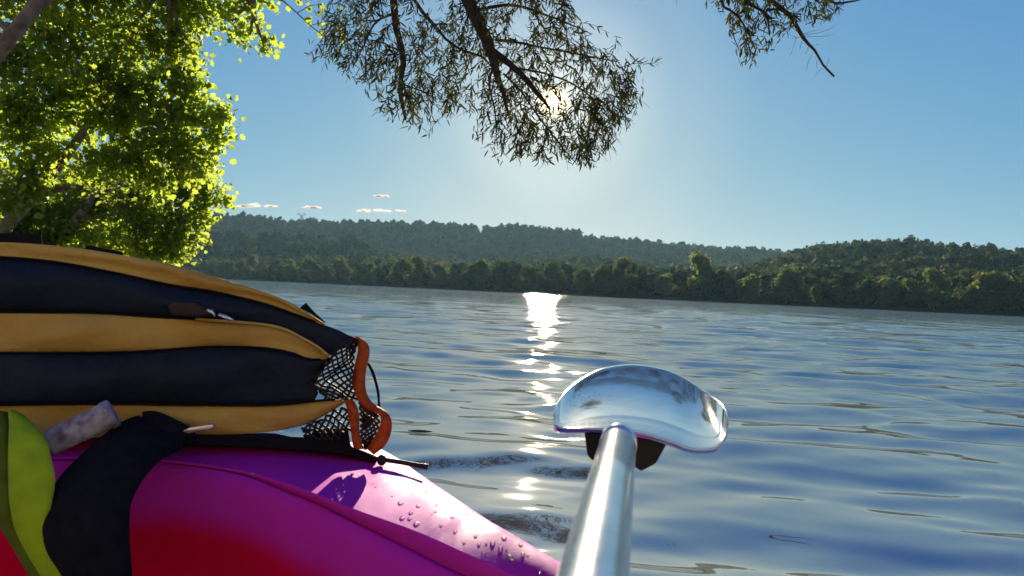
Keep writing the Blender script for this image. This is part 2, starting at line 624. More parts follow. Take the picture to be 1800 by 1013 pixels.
def crown_points(g, n, hgt, wid, lobes):
    """clumps in a crown made of several uneven lobes"""
    c = []
    for _ in range(lobes):
        a_ = g.uniform(0, 2 * math.pi)
        q = g.uniform(0.1, 0.95)
        rad = wid * 0.5 * math.sin(math.pi * min(0.12 + q * 0.8, 1)) * g.uniform(0.2, 0.75)
        c.append((rad * math.cos(a_), rad * math.sin(a_), hgt * (0.14 + 0.76 * q), wid * g.uniform(0.15, 0.30)))
    c = np.array(c)
    idx = g.integers(0, lobes, n)
    d_ = g.normal(size=(n, 3))
    d_ /= np.linalg.norm(d_, axis=1, keepdims=True)
    rad = c[idx, 3] * g.uniform(0.5, 1.12, n)
    p = c[idx, :3] + d_ * rad[:, None] * np.array([1, 1, 0.85])
    return p, d_


def crown_mesh(seed, n, hgt, wid, lobes, size, material):
    g = np.random.default_rng(seed)
    p, d_ = crown_points(g, n, hgt, wid, lobes)
    z = d_ + g.normal(size=(n, 3)) * 0.5
    z /= np.linalg.norm(z, axis=1, keepdims=True)
    x = np.cross(z, g.normal(size=(n, 3)))
    x /= np.linalg.norm(x, axis=1, keepdims=True)
    y = np.cross(z, x)
    V, Fc = scatter(CLUMP_V, CLUMP_F, p, np.stack([x, y, z], 2), g.uniform(0.6, 1.4, n) * size)
    V[:, 2] = np.maximum(V[:, 2], 0.2)
    return np_mesh('crown', V, Fc, material, False)


def ground_z(x, y):
    return float(height(np.array([x], float), np.array([y], float))[0])


# the wood on the hills, too dense to count: one object
fc = bpy.data.collections.new('forest_kinds')
for k in range(6):
    g_ = np.random.default_rng(100 + k)
    me = crown_mesh(100 + k, 260, g_.uniform(13, 18), g_.uniform(12, 16), 9, 2.1, M['forest_leaf'])
    o = bpy.data.objects.new('forest_tree', me)
    fc.objects.link(o)
pts = []
gf = np.random.default_rng(31)
n_try = 34000
fa = np.radians(gf.uniform(-40, 40, n_try))
fr = np.sqrt(gf.uniform(250 ** 2, 1520 ** 2, n_try))
fx, fy = fr * np.sin(fa), fr * np.cos(fa)
fsd = river_sd(fx, fy)
keep = (fsd > 16)
fcol = 900 + FPX * fx / fy
keep &= ~((np.abs(fcol - 839) < 5) & (fr > 1250))
dens = np.where(fr < 500, 0.8, np.where(fr < 800, 0.6, 0.45))
keep &= gf.random(n_try) < dens
fx, fy = fx[keep], fy[keep]
fz = height(fx, fy) - 0.8
fm = bpy.data.meshes.new('forest')
fm.vertices.add(len(fx))
fm.vertices.foreach_set('co', np.stack([fx, fy, fz], 1).astype(np.float32).ravel())
fm.materials.append(M['forest_leaf'])
fo = link('forest', fm)
tag(fo, kind='stuff')
ng = bpy.data.node_groups.new('forest', 'GeometryNodeTree')
ng.interface.new_socket('Geometry', in_out='INPUT', socket_type='NodeSocketGeometry')
ng.interface.new_socket('Geometry', in_out='OUTPUT', socket_type='NodeSocketGeometry')
gi, go = ng.nodes.new('NodeGroupInput'), ng.nodes.new('NodeGroupOutput')
ci = ng.nodes.new('GeometryNodeCollectionInfo')
ci.inputs['Collection'].default_value = fc
ci.inputs['Separate Children'].default_value = True
ci.inputs['Reset Children'].default_value = True
ip = ng.nodes.new('GeometryNodeInstanceOnPoints')
ip.inputs['Pick Instance'].default_value = True
rv = ng.nodes.new('FunctionNodeRandomValue'); rv.data_type = 'FLOAT'
rv.inputs[2].default_value, rv.inputs[3].default_value = 0.5, 1.15
rz = ng.nodes.new('FunctionNodeRandomValue'); rz.data_type = 'FLOAT_VECTOR'
rz.inputs[0].default_value, rz.inputs[1].default_value = (0, 0, 0), (0, 0, 6.28)
ng.links.new(gi.outputs[0], ip.inputs['Points'])
ng.links.new(ci.outputs[0], ip.inputs['Instance'])
ng.links.new(rv.outputs[1], ip.inputs['Scale'])
ng.links.new(rz.outputs[0], ip.inputs['Rotation'])
ng.links.new(ip.outputs[0], go.inputs[0])
fo.modifiers.new('forest', 'NODES').node_group = ng

# the row along the water's edge: every tree its own thing
kinds = []
for k in range(7):
    g_ = np.random.default_rng(300 + k)
    hh = g_.uniform(14, 19)
    ww = hh * g_.uniform(0.6, 0.85)
    cm = crown_mesh(300 + k, 1500, hh, ww, 16, 0.95, M['far_leaf'])
    b_ = MB()
    b_.tube([(0, 0, -1.2), (0.1, 0, hh * 0.3), (0.2, 0.1, hh * 0.75)], [0.35, 0.28, 0.1], 6)
    for q in range(4):
        an = g_.uniform(0, 6.28)
        b_.tube([(0.1, 0, hh * (0.25 + 0.1 * q)), (math.cos(an) * ww * 0.3, math.sin(an) * ww * 0.3, hh * (0.45 + 0.1 * q))], [0.14, 0.05], 4)
    tm = np_mesh('trunk', b_.v, b_.f, M['far_bark'], True)
    kinds.append((cm, tm))


def far_tree(x, y, kind, s, rz_, label, group=None):
    t = empty('shore_tree', (x, y, ground_z(x, y)))
    t.scale = (s, s, s * random.uniform(0.92, 1.12))
    t.rotation_euler = (0, 0, rz_)
    tag(t, label, 'tree', group)
    for nm, me in zip(('crown', 'trunk'), kinds[kind]):
        o = bpy.data.objects.new(nm, me)
        COL.objects.link(o)
        o.parent = t
    return t


M['pale_leaf'] = mat('pale leaf', (0.09, 0.13, 0.04), 0.8, spec=0.1, transl=((0.17, 0.21, 0.045), 0.42), var=0.3, vscale=0.3, rand=0.25)
PALE = {}


def pale_mesh(me):
    if me.name not in PALE:
        c = me.copy()
        c.materials[0] = M['pale_leaf']
        PALE[me.name] = c
    return PALE[me.name]


shore = np.array([(-330, 720), (-243, 650), (-79, 520), (19, 420), (105, 345), (196, 285), (255, 240)], float)
seg = np.linalg.norm(np.diff(shore, axis=0), axis=1)
tot = seg.sum()
s_ = 0.0
cum = np.r_[0, np.cumsum(seg)]
special = {1385: ('broad pale green tree in the far shore row where the far hills dip lowest', 1.0),
           1560: ('rounded low pale green tree in front of the right part of the far shore', 0.8),
           1645: ('tall pale green tree with an open crown in the right part of the far shore', 1.05),
           1755: ('largest pale green tree of the far shore, in front of the right hilltop', 1.5)}
while s_ < tot:
    x = np.interp(s_, cum, shore[:, 0]); y = np.interp(s_, cum, shore[:, 1])
    nx, ny = 0.62, 0.78
    off = random.uniform(0, 14)
    pale = random.random() < (0.55 if x > 60 else 0.12)  # more pale leaves to the right, their colour standing in for sunlight
    t = far_tree(x + nx * off, y + ny * off, random.randrange(7), random.choice((0.5, 0.65, 0.8, 0.95, 1.05, 1.2)) * random.uniform(0.9, 1.1) * (0.8 if x > 120 else 1.0), random.uniform(0, 6.28),
             *(('olive green sunlit leafy tree between the darker ones of the far shore row', 'olive trees of the far shore row') if pale else
               ('dark green leafy tree in the unbroken row along the far shore of the river', 'dark trees of the far shore row')))
    if pale:
        for c in t.children:
            if c.name.startswith('crown'):
                c.data = pale_mesh(c.data)
    s_ += random.uniform(5.0, 8.5)

for k, (px, (lab, sz)) in enumerate(special.items()):
    xs = np.array([(900 + FPX * a_[0] / a_[1]) for a_ in shore])
    y = float(np.interp(px, xs, shore[:, 1])) + 4
    x = (px - 900) / FPX * y
    t = far_tree(x, y, (2, 5, 0, 3)[k], sz, k * 1.3, lab)
    for c in t.children:
        if c.name.startswith('crown'):
            c.data = pale_mesh(c.data)

# ---------------------------------------------------------------- clouds and pylon
cl = bpy.data.materials.new('cloud')
cl.use_nodes = True
N, K = nodes_of(cl)
for n in list(N):
    if n.type != 'OUTPUT_MATERIAL': N.remove(n)
tl = N.new('ShaderNodeBsdfTranslucent'); tl.inputs['Color'].default_value = (0.85, 0.78, 0.66, 1)
df = N.new('ShaderNodeBsdfDiffuse'); df.inputs['Color'].default_value = (0.9, 0.9, 0.9, 1)
tp = N.new('ShaderNodeBsdfTransparent')
m1 = N.new('ShaderNodeMixShader'); m1.inputs[0].default_value = 0.4
m2 = N.new('ShaderNodeMixShader')
lw = N.new('ShaderNodeLayerWeight'); lw.inputs['Blend'].default_value = 0.35
cr = N.new('ShaderNodeValToRGB')
cr.color_ramp.elements[0].color = (0.70, 0.70, 0.70, 1); cr.color_ramp.elements[1].color = (1, 1, 1, 1)
cr.color_ramp.elements[1].position = 0.75
K.new(lw.outputs['Facing'], cr.inputs[0]); K.new(cr.outputs[0], m2.inputs[0])
K.new(tl.outputs[0], m1.inputs[1]); K.new(df.outputs[0], m1.inputs[2])
K.new(m1.outputs[0], m2.inputs[1]); K.new(tp.outputs[0], m2.inputs[2])
K.new(m2.outputs[0], N['Material Output'].inputs['Surface'])
gc = np.random.default_rng(77)
for (cx, cy_, wd, hg, lab) in ((452, 361, 92, 13, 'long thin cream cloud low over the ridge beside the leafy bank'),
                               (546, 364, 42, 9, 'short cream cloud just above the power pylon'),
                               (671, 344, 36, 8, 'small faint cloud floating highest above the ridge'),
                               (668, 369, 112, 11, 'widest flat cream cloud low above the middle of the ridge')):
    b_ = MB()
    D = 6500
    k = D / FPX
    for q in range(26):
        u = gc.uniform(-0.5, 0.5)
        c = P(cx + u * wd * 0.8, cy_ + hg * 0.25 - gc.uniform(0, 0.5) * hg * (1 - abs(u) * 1.6), D + gc.uniform(-60, 60))
        r_ = hg * k * gc.uniform(0.18, 0.5) * (1.15 - abs(u))
        b_.sphere(c, r_ * 1.8, 12, 8, 0.42)
    o = b_.build('cloud', cl)
    tag(o, lab, 'cloud')


# ---------------------------------------------------------------- sycamores on the near bank
def lobe_leaf(folds=0.12):
    v = [(0, 0, 0), (0.30, 0.05, folds), (0.52, 0.32, folds), (0.33, 0.45, folds * .5), (0.36, 0.72, folds), (0.12, 0.70, 0), (0, 1.0, 0),
         (-0.12, 0.70, 0), (-0.36, 0.72, folds), (-0.33, 0.45, folds * .5), (-0.52, 0.32, folds), (-0.30, 0.05, folds)]
    f = [(0, 1, 2, 3), (0, 3, 4, 5), (0, 5, 6, 6), (0, 7, 8, 9), (0, 9, 10, 11)]
    f = [(0, 1, 2), (0, 2, 3), (0, 3, 4), (0, 4, 5), (0, 5, 6), (0, 6, 7), (0, 7, 8), (0, 8, 9), (0, 9, 10), (0, 10, 11)]
    return np.array(v), f


SYC_V, SYC_F = lobe_leaf()


def bent(a_, b_, n, wob, g):
    a_, b_ = Vector(a_), Vector(b_)
    ln = (b_ - a_).length
    pts_ = []
    o1 = Vector(g.normal(size=3).tolist()) * wob * ln
    for i in range(n + 1):
        t = i / n
        p = a_.lerp(b_, t) + o1 * (math.sin(math.pi * t)) * 0.5 + Vector(g.normal(size=3).tolist()) * wob * ln * 0.10 * (0 < i < n)
        pts_.append(p)
    return pts_


def sycamore(seed, base, limbs, blobs, label, n_leaf, leaf=0.15, name='sycamore_tree', spray=()):
    """limbs: list of (points, radii); blobs: (px, py, depth, radius in px)"""
    g = np.random.default_rng(seed)
    t = empty(name, base)
    tag(t, label, 'tree')
    trunk, rest = limbs[0], limbs[1:]
    b_ = MB(); b_.tube(trunk[0], trunk[1], 10); b_.build('trunk', M['bark'], t)
    joints = [Vector(p) for p in trunk[0][1:]]
    for pts_, rad in rest:
        b_ = MB(); b_.tube(pts_, rad, 8); b_.build('limb', M['bark'], t)
        joints += [Vector(p) for p in pts_[1:]]
    tw = MB()
    pos, fw, pri = [], [], []
    area = np.array([(b[3] / FPX * b[2]) ** 2.2 for b in blobs])
    cnt = (n_leaf * area / area.sum()).astype(int)
    for (px, py, d_, rp), n in zip(blobs, cnt):
        c = P(px, py, d_)
        rad = rp / FPX * d_
        j = min(joints, key=lambda q: (q - c).length)
        br = bent(j, c, 5, 0.10, g)
        tw.tube(br, [0.035 * (1 - 0.75 * i / 5) + 0.006 for i in range(6)], 5)
        # sprays: twigs from the branch to the outside of the lobe
        nt_ = max(5, int(n / 13))
        for q in range(nt_):
            dr = Vector(g.normal(size=3).tolist()).normalized()
            dr.z *= 0.9
            dr.y *= 0.38
            k = g.uniform(0.35, 1.0) ** 0.6 * g.choice([1, 1, 1, 1.08, 1.16])
            tip = c + dr * rad * k
            root = br[int(g.integers(3, 6))].lerp(c, 0.5)
            root = root.lerp(tip, 0.35)
            if q % 4 == 0 or k > 0.98:
                tw.tube([root, root.lerp(tip, 0.6) + Vector((0, 0, 0.03)), tip], [0.009, 0.006, 0.003], 4, False)
            m_ = 13
            u = g.uniform(0.25, 1.05, m_)
            pp = np.array(root)[None] + (np.array(tip) - np.array(root))[None] * u[:, None] + g.normal(size=(m_, 3)) * 0.11
            pos.append(pp)
            o_ = np.array(dr)[None] + np.array([0, 0, -0.35])[None] + np.zeros((m_, 3))
            fw.append(o_)
    for (px, py, d_, k) in spray:
        c = np.array(P(px, py, d_))
        pos.append(c[None] + g.normal(size=(k, 3)) * 0.035)
        fw.append(np.array([0.3, 0, -0.7])[None] + g.normal(size=(k, 3)) * 0.4)
    tw.build('branches', M['bark'], t)['kind'] = 'stuff'
    pos = np.concatenate(pos); fw = np.concatenate(fw)
    rot = rand_rot(len(pos), g, fw, 0.7, 0.0)
    sc_ = leaf * g.uniform(0.55, 1.2, len(pos))
    # rank: seen in the picture and near
    v = pos - np.array(CAM)
    dd = v @ np.array(Fv)
    sx = 900 + FPX * (v @ np.array(Rv)) / dd
    sy = 506.5 - FPX * (v @ np.array(Uv)) / dd
    rank = dd / sc_ + np.where((sx > 0) & (sx < 1800) & (sy > 0) & (sy < 450), 0, 1e6)
    leaves(t, 'leaf', SYC_V, SYC_F, pos, rot, sc_, M['syc_leaf'], 300, rank)
    return t


def bank(x, y):
    return Vector((x, y, ground_z(x, y) - 0.1))


b1 = bank(-8.2, 8.2)
sycamore(41, b1, [
    ([b1, b1 + Vector((0.5, 0.1, 1.3)), P(-60, 150, 9.0), P(20, 65, 9.0), P(78, -12, 9.0), P(150, -120, 9.2)], [0.20, 0.15, 0.11, 0.09, 0.075, 0.05]),
    ([P(50, 20, 9.0), P(150, -40, 9.6), P(300, -30, 10.2), P(445, -2, 10.4)], [0.06, 0.05, 0.035, 0.012]),
    ([P(78, -12, 9.0), P(200, -90, 10), P(350, -40, 10.6)], [0.05, 0.04, 0.012]),
    ([P(300, -30, 10.2), P(440, -20, 9.8), P(498, 2, 9.6), P(522, 23, 9.6), P(545, 45, 9.6), P(568, 63, 9.6), P(590, 68, 9.6), P(612, 66, 9.6)], [0.03, 0.018, 0.010, 0.008, 0.007, 0.006, 0.004, 0.003]),
    ([P(522, 23, 9.6), P(545, 10, 9.6), P(566, 8, 9.6)], [0.006, 0.005, 0.003]),
    ([P(545, 45, 9.6), P(566, 40, 9.6), P(590, 36, 9.6)], [0.005, 0.004, 0.003]),
], [(60, -60, 9.5, 110), (180, -50, 10, 110), (310, -35, 10.5, 85), (120, 60, 10.5, 75), (240, 45, 10.8, 75), (345, 22, 10.8, 52), (405, 38, 10.8, 34),
    (440, 62, 10.8, 20), (462, 72, 10.8, 13), (420, 5, 10.5, 34), (300, 80, 11, 48), (30, 100, 10.8, 60), (330, 70, 10.9, 28), (-80, 0, 10, 120), (470, -20, 10.4, 28), (-120, 150, 10, 110)],
    'big sycamore with a thick pale limb and leafy boughs reaching out toward the willow', 12000, 0.098,
    spray=[(531, 5, 9.6, 3), (543, 17, 9.6, 3), (563, 12, 9.6, 4), (545, 36, 9.6, 4), (564, 36, 9.6, 4), (586, 41, 9.6, 4), (562, 57, 9.6, 3), (602, 60, 9.6, 4), (508, -6, 9.6, 4), (480, 8, 9.8, 4), (575, 20, 9.6, 2), (590, 12, 9.6, 2)])

b2 = bank(-9.6, 13.0)
sycamore(42, b2, [
    ([b2, P(-60, 470, 12.4), P(60, 345, 12.2), P(108, 285, 12.1), P(150, 228, 12.0), P(205, 120, 12.2), P(225, 60, 12.5)], [0.18, 0.13, 0.095, 0.085, 0.07, 0.05, 0.03]),
    ([P(150, 228, 12.0), P(230, 200, 12.4), P(330, 215, 12.8)], [0.05, 0.035, 0.012]),
    ([P(60, 345, 12.2), P(160, 320, 12.6), P(290, 330, 13)], [0.05, 0.035, 0.012]),
], [(70, 190, 12.0, 85), (180, 175, 12.0, 80), (270, 155, 12.0, 70), (330, 130, 12.1, 40), (345, 190, 12.1, 45), (372, 205, 12.1, 24), (300, 230, 11.9, 70),
    (355, 250, 12.1, 36), (235, 260, 12.0, 65), (60, 265, 11.8, 65), (180, 300, 11.8, 60), (20, 190, 11.8, 60), (285, 290, 12.1, 65), (345, 300, 11.8, 36),
    (110, 130, 12.1, 65), (390, 205, 12.1, 12), (388, 245, 12.1, 14), (340, 150, 12.1, 30), (210, 110, 12.1, 65), (-80, 240, 12.6, 100), (40, 330, 11.8, 60)],
    'sunlit sycamore whose slanting pale trunk shows through its leaves in the middle of the bank', 11500, 0.11)

b3 = bank(-12.4, 21.0)
sycamore(43, b3, [
    ([b3, P(100, 425, 17.2), P(140, 385, 17.0), P(170, 340, 17.0), P(215, 280, 17)], [0.22, 0.16, 0.13, 0.1, 0.05]),
    ([P(140, 385, 17.0), P(240, 370, 17.2), P(330, 380, 17.4)], [0.07, 0.05, 0.015]),
], [(330, 335, 17, 52), (375, 345, 17, 24), (398, 350, 17, 11), (265, 350, 16.8, 65), (340, 385, 17, 34), (300, 405, 16.6, 52), (335, 425, 17, 24), (230, 410, 16.6, 60),
    (150, 390, 17.2, 65), (80, 400, 17.2, 65), (20, 380, 17, 65), (260, 445, 16.6, 44), (305, 445, 16.8, 26), (180, 445, 16.8, 48), (90, 450, 17, 60), (10, 450, 17, 60),
    (330, 300, 17.5, 50), (220, 330, 17.6, 70), (120, 340, 17.8, 70), (-80, 400, 17, 90)],
    'farthest sycamore, its low leaves hanging to the river behind the life vest', 16500, 0.125)


# ---------------------------------------------------------------- willow overhead
def in_poly(px, py, poly):
    c = np.zeros(px.shape, bool)
    n = len(poly)
    for i in range(n):
        (x1, y1), (x2, y2) = poly[i], poly[(i + 1) % n]
        c ^= ((y1 > py) != (y2 > py)) & (px < (x2 - x1) * (py - y1) / (y2 - y1 + 1e-9) + x1)
    return c


WD = 5.3
KW = WD / 6.0 * 0.92
wb = bank(-7.4, 4.6)
wt = empty('willow_tree', wb)
tag(wt, 'overhanging willow with dark drooping branches and narrow leaves in front of the sun', 'tree')
b_ = MB()
b_.tube([wb, wb + Vector((0.3, 0.1, 1.6)), wb + Vector((0.9, 0.4, 3.2)), wb + Vector((2.0, 0.8, 4.6))], [0.38, 0.32, 0.27, 0.22], 12)
b_.build('trunk', M['willow_bark'], wt)
head = wb + Vector((2.0, 0.8, 4.6))
top1, top2, top3 = P(640, -330, WD), P(760, -300, WD), P(1290, -330, WD)
WL = [
    ([head, head + Vector((1.4, 0.1, 0.4)), top1, top2, P(1000, -330, WD), top3], [0.20, 0.16, 0.13, 0.12, 0.08, 0.06]),
    ([top1, P(672, -120, WD), P(690, -12, WD), P(697, 50, WD), P(708, 105, WD), P(704, 160, WD), P(713, 212, WD)], [0.06, 0.042, 0.036, 0.033, 0.026, 0.024, 0.010]),
    ([top2, P(785, -130, WD), P(817, -12, WD), P(850, 60, WD), P(871, 118, WD), P(884, 165, WD), P(894, 202, WD)], [0.09, 0.075, 0.068, 0.054, 0.036, 0.024, 0.008]),
    ([P(858, 82, WD), P(880, 102, WD), P(908, 122, WD), P(940, 158, WD), P(968, 192, WD + .05)], [0.035, 0.034, 0.030, 0.024, 0.012]),
    ([top1, P(700, -60, WD + .3), P(728, 0, WD + .3), P(766, 48, WD + .3), P(800, 82, WD + .3), P(846, 100, WD + .2), P(862, 116, WD)], [0.03, 0.022, 0.018, 0.015, 0.012, 0.009, 0.006]),
    ([P(868, 112, WD), P(860, 150, WD - .1), P(870, 195, WD - .1), P(873, 250, WD - .15)], [0.012, 0.010, 0.007, 0.003]),
    ([P(700, 20, WD), P(660, 40, WD - .1), P(640, 80, WD - .1), P(620, 120, WD - .15)], [0.012, 0.010, 0.007, 0.003]),
    ([P(705, 90, WD), P(690, 84, WD), P(662, 72, WD), P(620, 70, WD)], [0.009, 0.008, 0.006, 0.003]),
    ([P(872, 70, WD), P(910, 75, WD + .2), P(960, 85, WD + .3), P(1040, 100, WD + .4), P(1090, 110, WD + .4)], [0.014, 0.012, 0.010, 0.007, 0.003]),
    ([P(830, 20, WD), P(900, 10, WD + .3), P(970, 30, WD + .4), P(1040, 60, WD + .5)], [0.016, 0.014, 0.010, 0.004]),
    ([P(900, 118, WD), P(960, 130, WD + .1), P(1010, 150, WD + .2), P(1060, 190, WD + .2), P(1075, 230, WD + .2)], [0.010, 0.009, 0.008, 0.006, 0.003]),
    ([P(885, 130, WD), P(915, 160, WD - .1), P(950, 210, WD - .1), P(985, 255, WD - .1), P(1015, 290, WD - .1)], [0.010, 0.009, 0.008, 0.006, 0.003]),
    ([P(712, 150, WD), P(740, 160, WD + .1), P(770, 175, WD + .1)], [0.008, 0.006, 0.003]),
    # the branch ends farther right
    ([top3, P(1310, -160, WD), P(1350, -12, WD), P(1378, 18, WD), P(1398, 42, WD), P(1410, 66, WD), P(1430, 86, WD), P(1447, 115, WD), P(1467, 135, WD)],
     [0.05, 0.034, 0.021, 0.020, 0.019, 0.018, 0.013, 0.010, 0.009]),
    ([P(1300, -110, WD), P(1312, -5, WD), P(1335, 16, WD), P(1348, 30, WD), P(1353, 62, WD)], [0.022, 0.015, 0.014, 0.012, 0.006]),
    ([P(1290, -140, WD), P(1268, -5, WD), P(1290, 22, WD), P(1306, 42, WD), P(1319, 64, WD)], [0.022, 0.013, 0.012, 0.010, 0.008]),
    ([P(1346, 18, WD), P(1372, 18, WD), P(1392, 34, WD)], [0.010, 0.010, 0.008]),
    ([P(1330, -120, WD), P(1440, -20, WD), P(1465, 5, WD), P(1500, 2, WD), P(1515, -1, WD)], [0.02, 0.014, 0.010, 0.008, 0.006]),
    ([P(1302, 38, WD), P(1290, 26, WD), P(1289, 60, WD), P(1300, 90, WD)], [0.006, 0.006, 0.005, 0.003]),
]
for i, (pp, rd) in enumerate(WL):
    q = resample([tuple(p) + (r_ * KW,) for p, r_ in zip(pp, rd)], 4 * len(pp))
    b_ = MB()
    jit = rng.normal(size=(len(q), 3)) * q[:, 3:4] * 0.16
    b_.tube([Vector(v[:3] + j_) for v, j_ in zip(q, jit)], [max(0.002, v[3] * random.uniform(0.9, 1.1)) for v in q], 8)
    b_.build('branch', M['willow_bark'], wt)
b_ = MB()
for (x0, y0, x1, y1) in ((1412, 62, 1470, 46), (1414, 64, 1466, 60), (1412, 60, 1440, 52), (1400, 66, 1388, 100), (1410, 72, 1406, 88), (1422, 80, 1416, 95), (1428, 94, 1417, 124),
                         (1436, 106, 1436, 124), (1452, 118, 1457, 100), (1446, 120, 1430, 137), (1400, 66, 1380, 54), (1406, 66, 1392, 68), (1425, 82, 1440, 78)):
    b_.tube(bent(P(x0, y0, WD), P(x1, y1, WD + random.uniform(-.1, .1)), 4, 0.08, rng), [0.0017, 0.0015, 0.0013, 0.0011, 0.0008], 4)
b_.build('bare_twigs', M['willow_bark'], wt)['kind'] = 'stuff'

W_POLY = [(538, 106), (560, 76), (560, 30), (580, -10), (1002, -10), (1030, 45), (1052, 40), (1062, 76), (1092, 74), (1084, 92), (1156, 102), (1124, 136), (1132, 168),
          (1108, 206), (1080, 232), (1084, 262), (1046, 272), (1030, 300), (992, 280), (950, 290), (930, 274), (900, 286), (868, 284), (866, 262), (832, 240), (850, 205), (812, 196),
          (792, 206), (754, 238), (738, 214), (716, 220), (660, 196), (652, 150), (612, 136), (586, 106)]
R_POLY = [(1244, 8), (1262, -10), (1482, -10), (1486, 18), (1462, 36), (1440, 44), (1412, 40), (1376, 62), (1364, 78), (1352, 98), (1340, 80), (1318, 120), (1302, 126), (1296, 84), (1280, 50), (1262, 16)]
gl = np.random.default_rng(55)
lp, lf = [], []
tw = MB()


def twig(px, py, d_, length, dirn, keepfn):
    length *= KW
    """a drooping spray: a thin twig with narrow leaves along it"""
    p0 = P(px, py, d_)
    dirn = Vector(dirn).normalized()
    pts_ = []
    p = p0.copy(); v = dirn.copy()
    nseg = 11
    for i in range(nseg):
        pts_.append(p.copy())
        v = (v + Vector((0, 0, -0.10)) + Vector(gl.normal(size=3).tolist()) * 0.10).normalized()
        p = p + v * length / nseg
    ok = 0
    for i in range(1, nseg):
        for sgn in (-1, 1):
            if gl.random() < 0.12: continue
            t_ = (pts_[i] - pts_[i - 1]).normalized()
            side = t_.cross(Vector(gl.normal(size=3).tolist())).normalized()
            f = (t_ * 0.75 + side * 0.75 + Vector((0, 0, -0.15))).normalized()
            q = pts_[i]
            r_ = q - CAM
            dd = r_.dot(Fv)
            tipq = q + f * 0.06 * KW - CAM
            td = tipq.dot(Fv)
            sx, sy = 900 + FPX * tipq.dot(Rv) / td, 506.5 - FPX * tipq.dot(Uv) / td
            if keepfn(sx, sy):
                lp.append(tuple(q)); lf.append(tuple(f)); ok += 1
    if ok > 4:
        tw.tube(pts_[:8], [0.0028 * KW * (1 - 0.08 * i) for i in range(8)], 3, False)


def pip(x, y, poly):
    return bool(in_poly(np.array([x]), np.array([y]), poly)[0])


def keep_main(x, y):
    if y < -8: return True
    return pip(x + gl.normal() * 7, y + gl.normal() * 7, W_POLY)


def keep_right(x, y):
    if y < -8: return True
    return pip(x + gl.normal() * 4, y + gl.normal() * 4, R_POLY)


knots = []
while len(knots) < 78:
    x, y = gl.uniform(540, 1140), gl.uniform(-60, 290)
    if y < 0 or pip(x, y, W_POLY): knots.append((x, y))
knots += [(1116, 112), (1100, 140), (1112, 178), (1090, 212), (1066, 252), (1028, 280), (950, 274), (885, 270), (572, 98), (600, 60), (748, 222), (690, 190), (1050, 290), (840, 225)]
n = 0
while n < 640:
    x, y = np.array(knots[int(gl.integers(len(knots)))]) + gl.normal(size=2) * (26, 20) if gl.random() < 0.8 else (gl.uniform(540, 1140), gl.uniform(-60, 290))
    if y > 0 and not pip(x, y, W_POLY): continue
    # more leaf to the right of the heavy branch, less left of the first one
    if x < 690 and gl.random() < 0.15: continue
    if 720 < x < 840 and gl.random() < 0.25: continue
    n += 1
    ang = gl.normal(0, 0.8) + (0.35 if x > 900 else -0.35) * gl.uniform(0, 2)
    twig(x, y - 10, WD + gl.uniform(-0.7, 0.8), gl.uniform(0.28, 0.5), (math.sin(ang), gl.normal() * 0.5, -math.cos(ang) * 0.8), keep_main)
n = 0
while n < 112:
    x, y = gl.uniform(1240, 1490), gl.uniform(-50, 110)
    if y > 0 and not pip(x, y, R_POLY): continue
    n += 1
    ang = gl.normal(0, 0.8)
    twig(x, y - 8, WD + gl.uniform(-0.35, 0.35), gl.uniform(0.2, 0.34), (math.sin(ang), gl.normal() * 0.5, -math.cos(ang) * 0.8), keep_right)
for _ in range(1700):      # the crown above the picture
    x, y = gl.uniform(420, 1500), gl.uniform(-520, -60)
    ang = gl.normal(0, 0.8)
    twig(x, y, WD + gl.uniform(-1.2, 1.4), gl.uniform(0.35, 0.6), (math.sin(ang), gl.normal() * 0.5, -math.cos(ang)), lambda a, b: b < -8)
tw.build('twigs', M['willow_bark'], wt)['kind'] = 'stuff'
lp, lf = np.array(lp), np.array(lf)
WIL_V = np.array([(0, 0, 0), (0.068, 0.22, 0.012), (0.082, 0.5, 0.0), (0.048, 0.8, -0.03), (0, 1.0, -0.07), (-0.048, 0.8, -0.03), (-0.082, 0.5, 0.0), (-0.068, 0.22, 0.012)])
WIL_F = [(0, 1, 2, 6), (2, 3, 4, 6), (4, 5, 6, 6)]
WIL_F = [(0, 1, 7), (1, 2, 7), (7, 2, 6), (2, 3, 6), (6, 3, 5), (3, 4, 5)]
rot = rand_rot(len(lp), gl, lf, 0.18)
scw = gl.uniform(0.055, 0.098, len(lp)) * KW
# the gap through which the sun itself shows
v = lp + lf * 0.04 - np.array(CAM)
cosang = (v / np.linalg.norm(v, axis=1, keepdims=True)) @ np.array(SUN)
kp = cosang < np.cos(np.radians(0.33 + 0.3 * gl.random(len(lp)) ** 3))
lp, lf, rot, scw, v = lp[kp], lf[kp], rot[kp], scw[kp], v[kp]
sy = 506.5 - FPX * (v @ np.array(Uv)) / (v @ np.array(Fv))
leaves(wt, 'leaf', WIL_V, WIL_F, lp, rot, scw, M['wil_leaf'], 300, np.where(sy > 0, 0, 10) + np.linalg.norm(v, axis=1) / scw / 100)


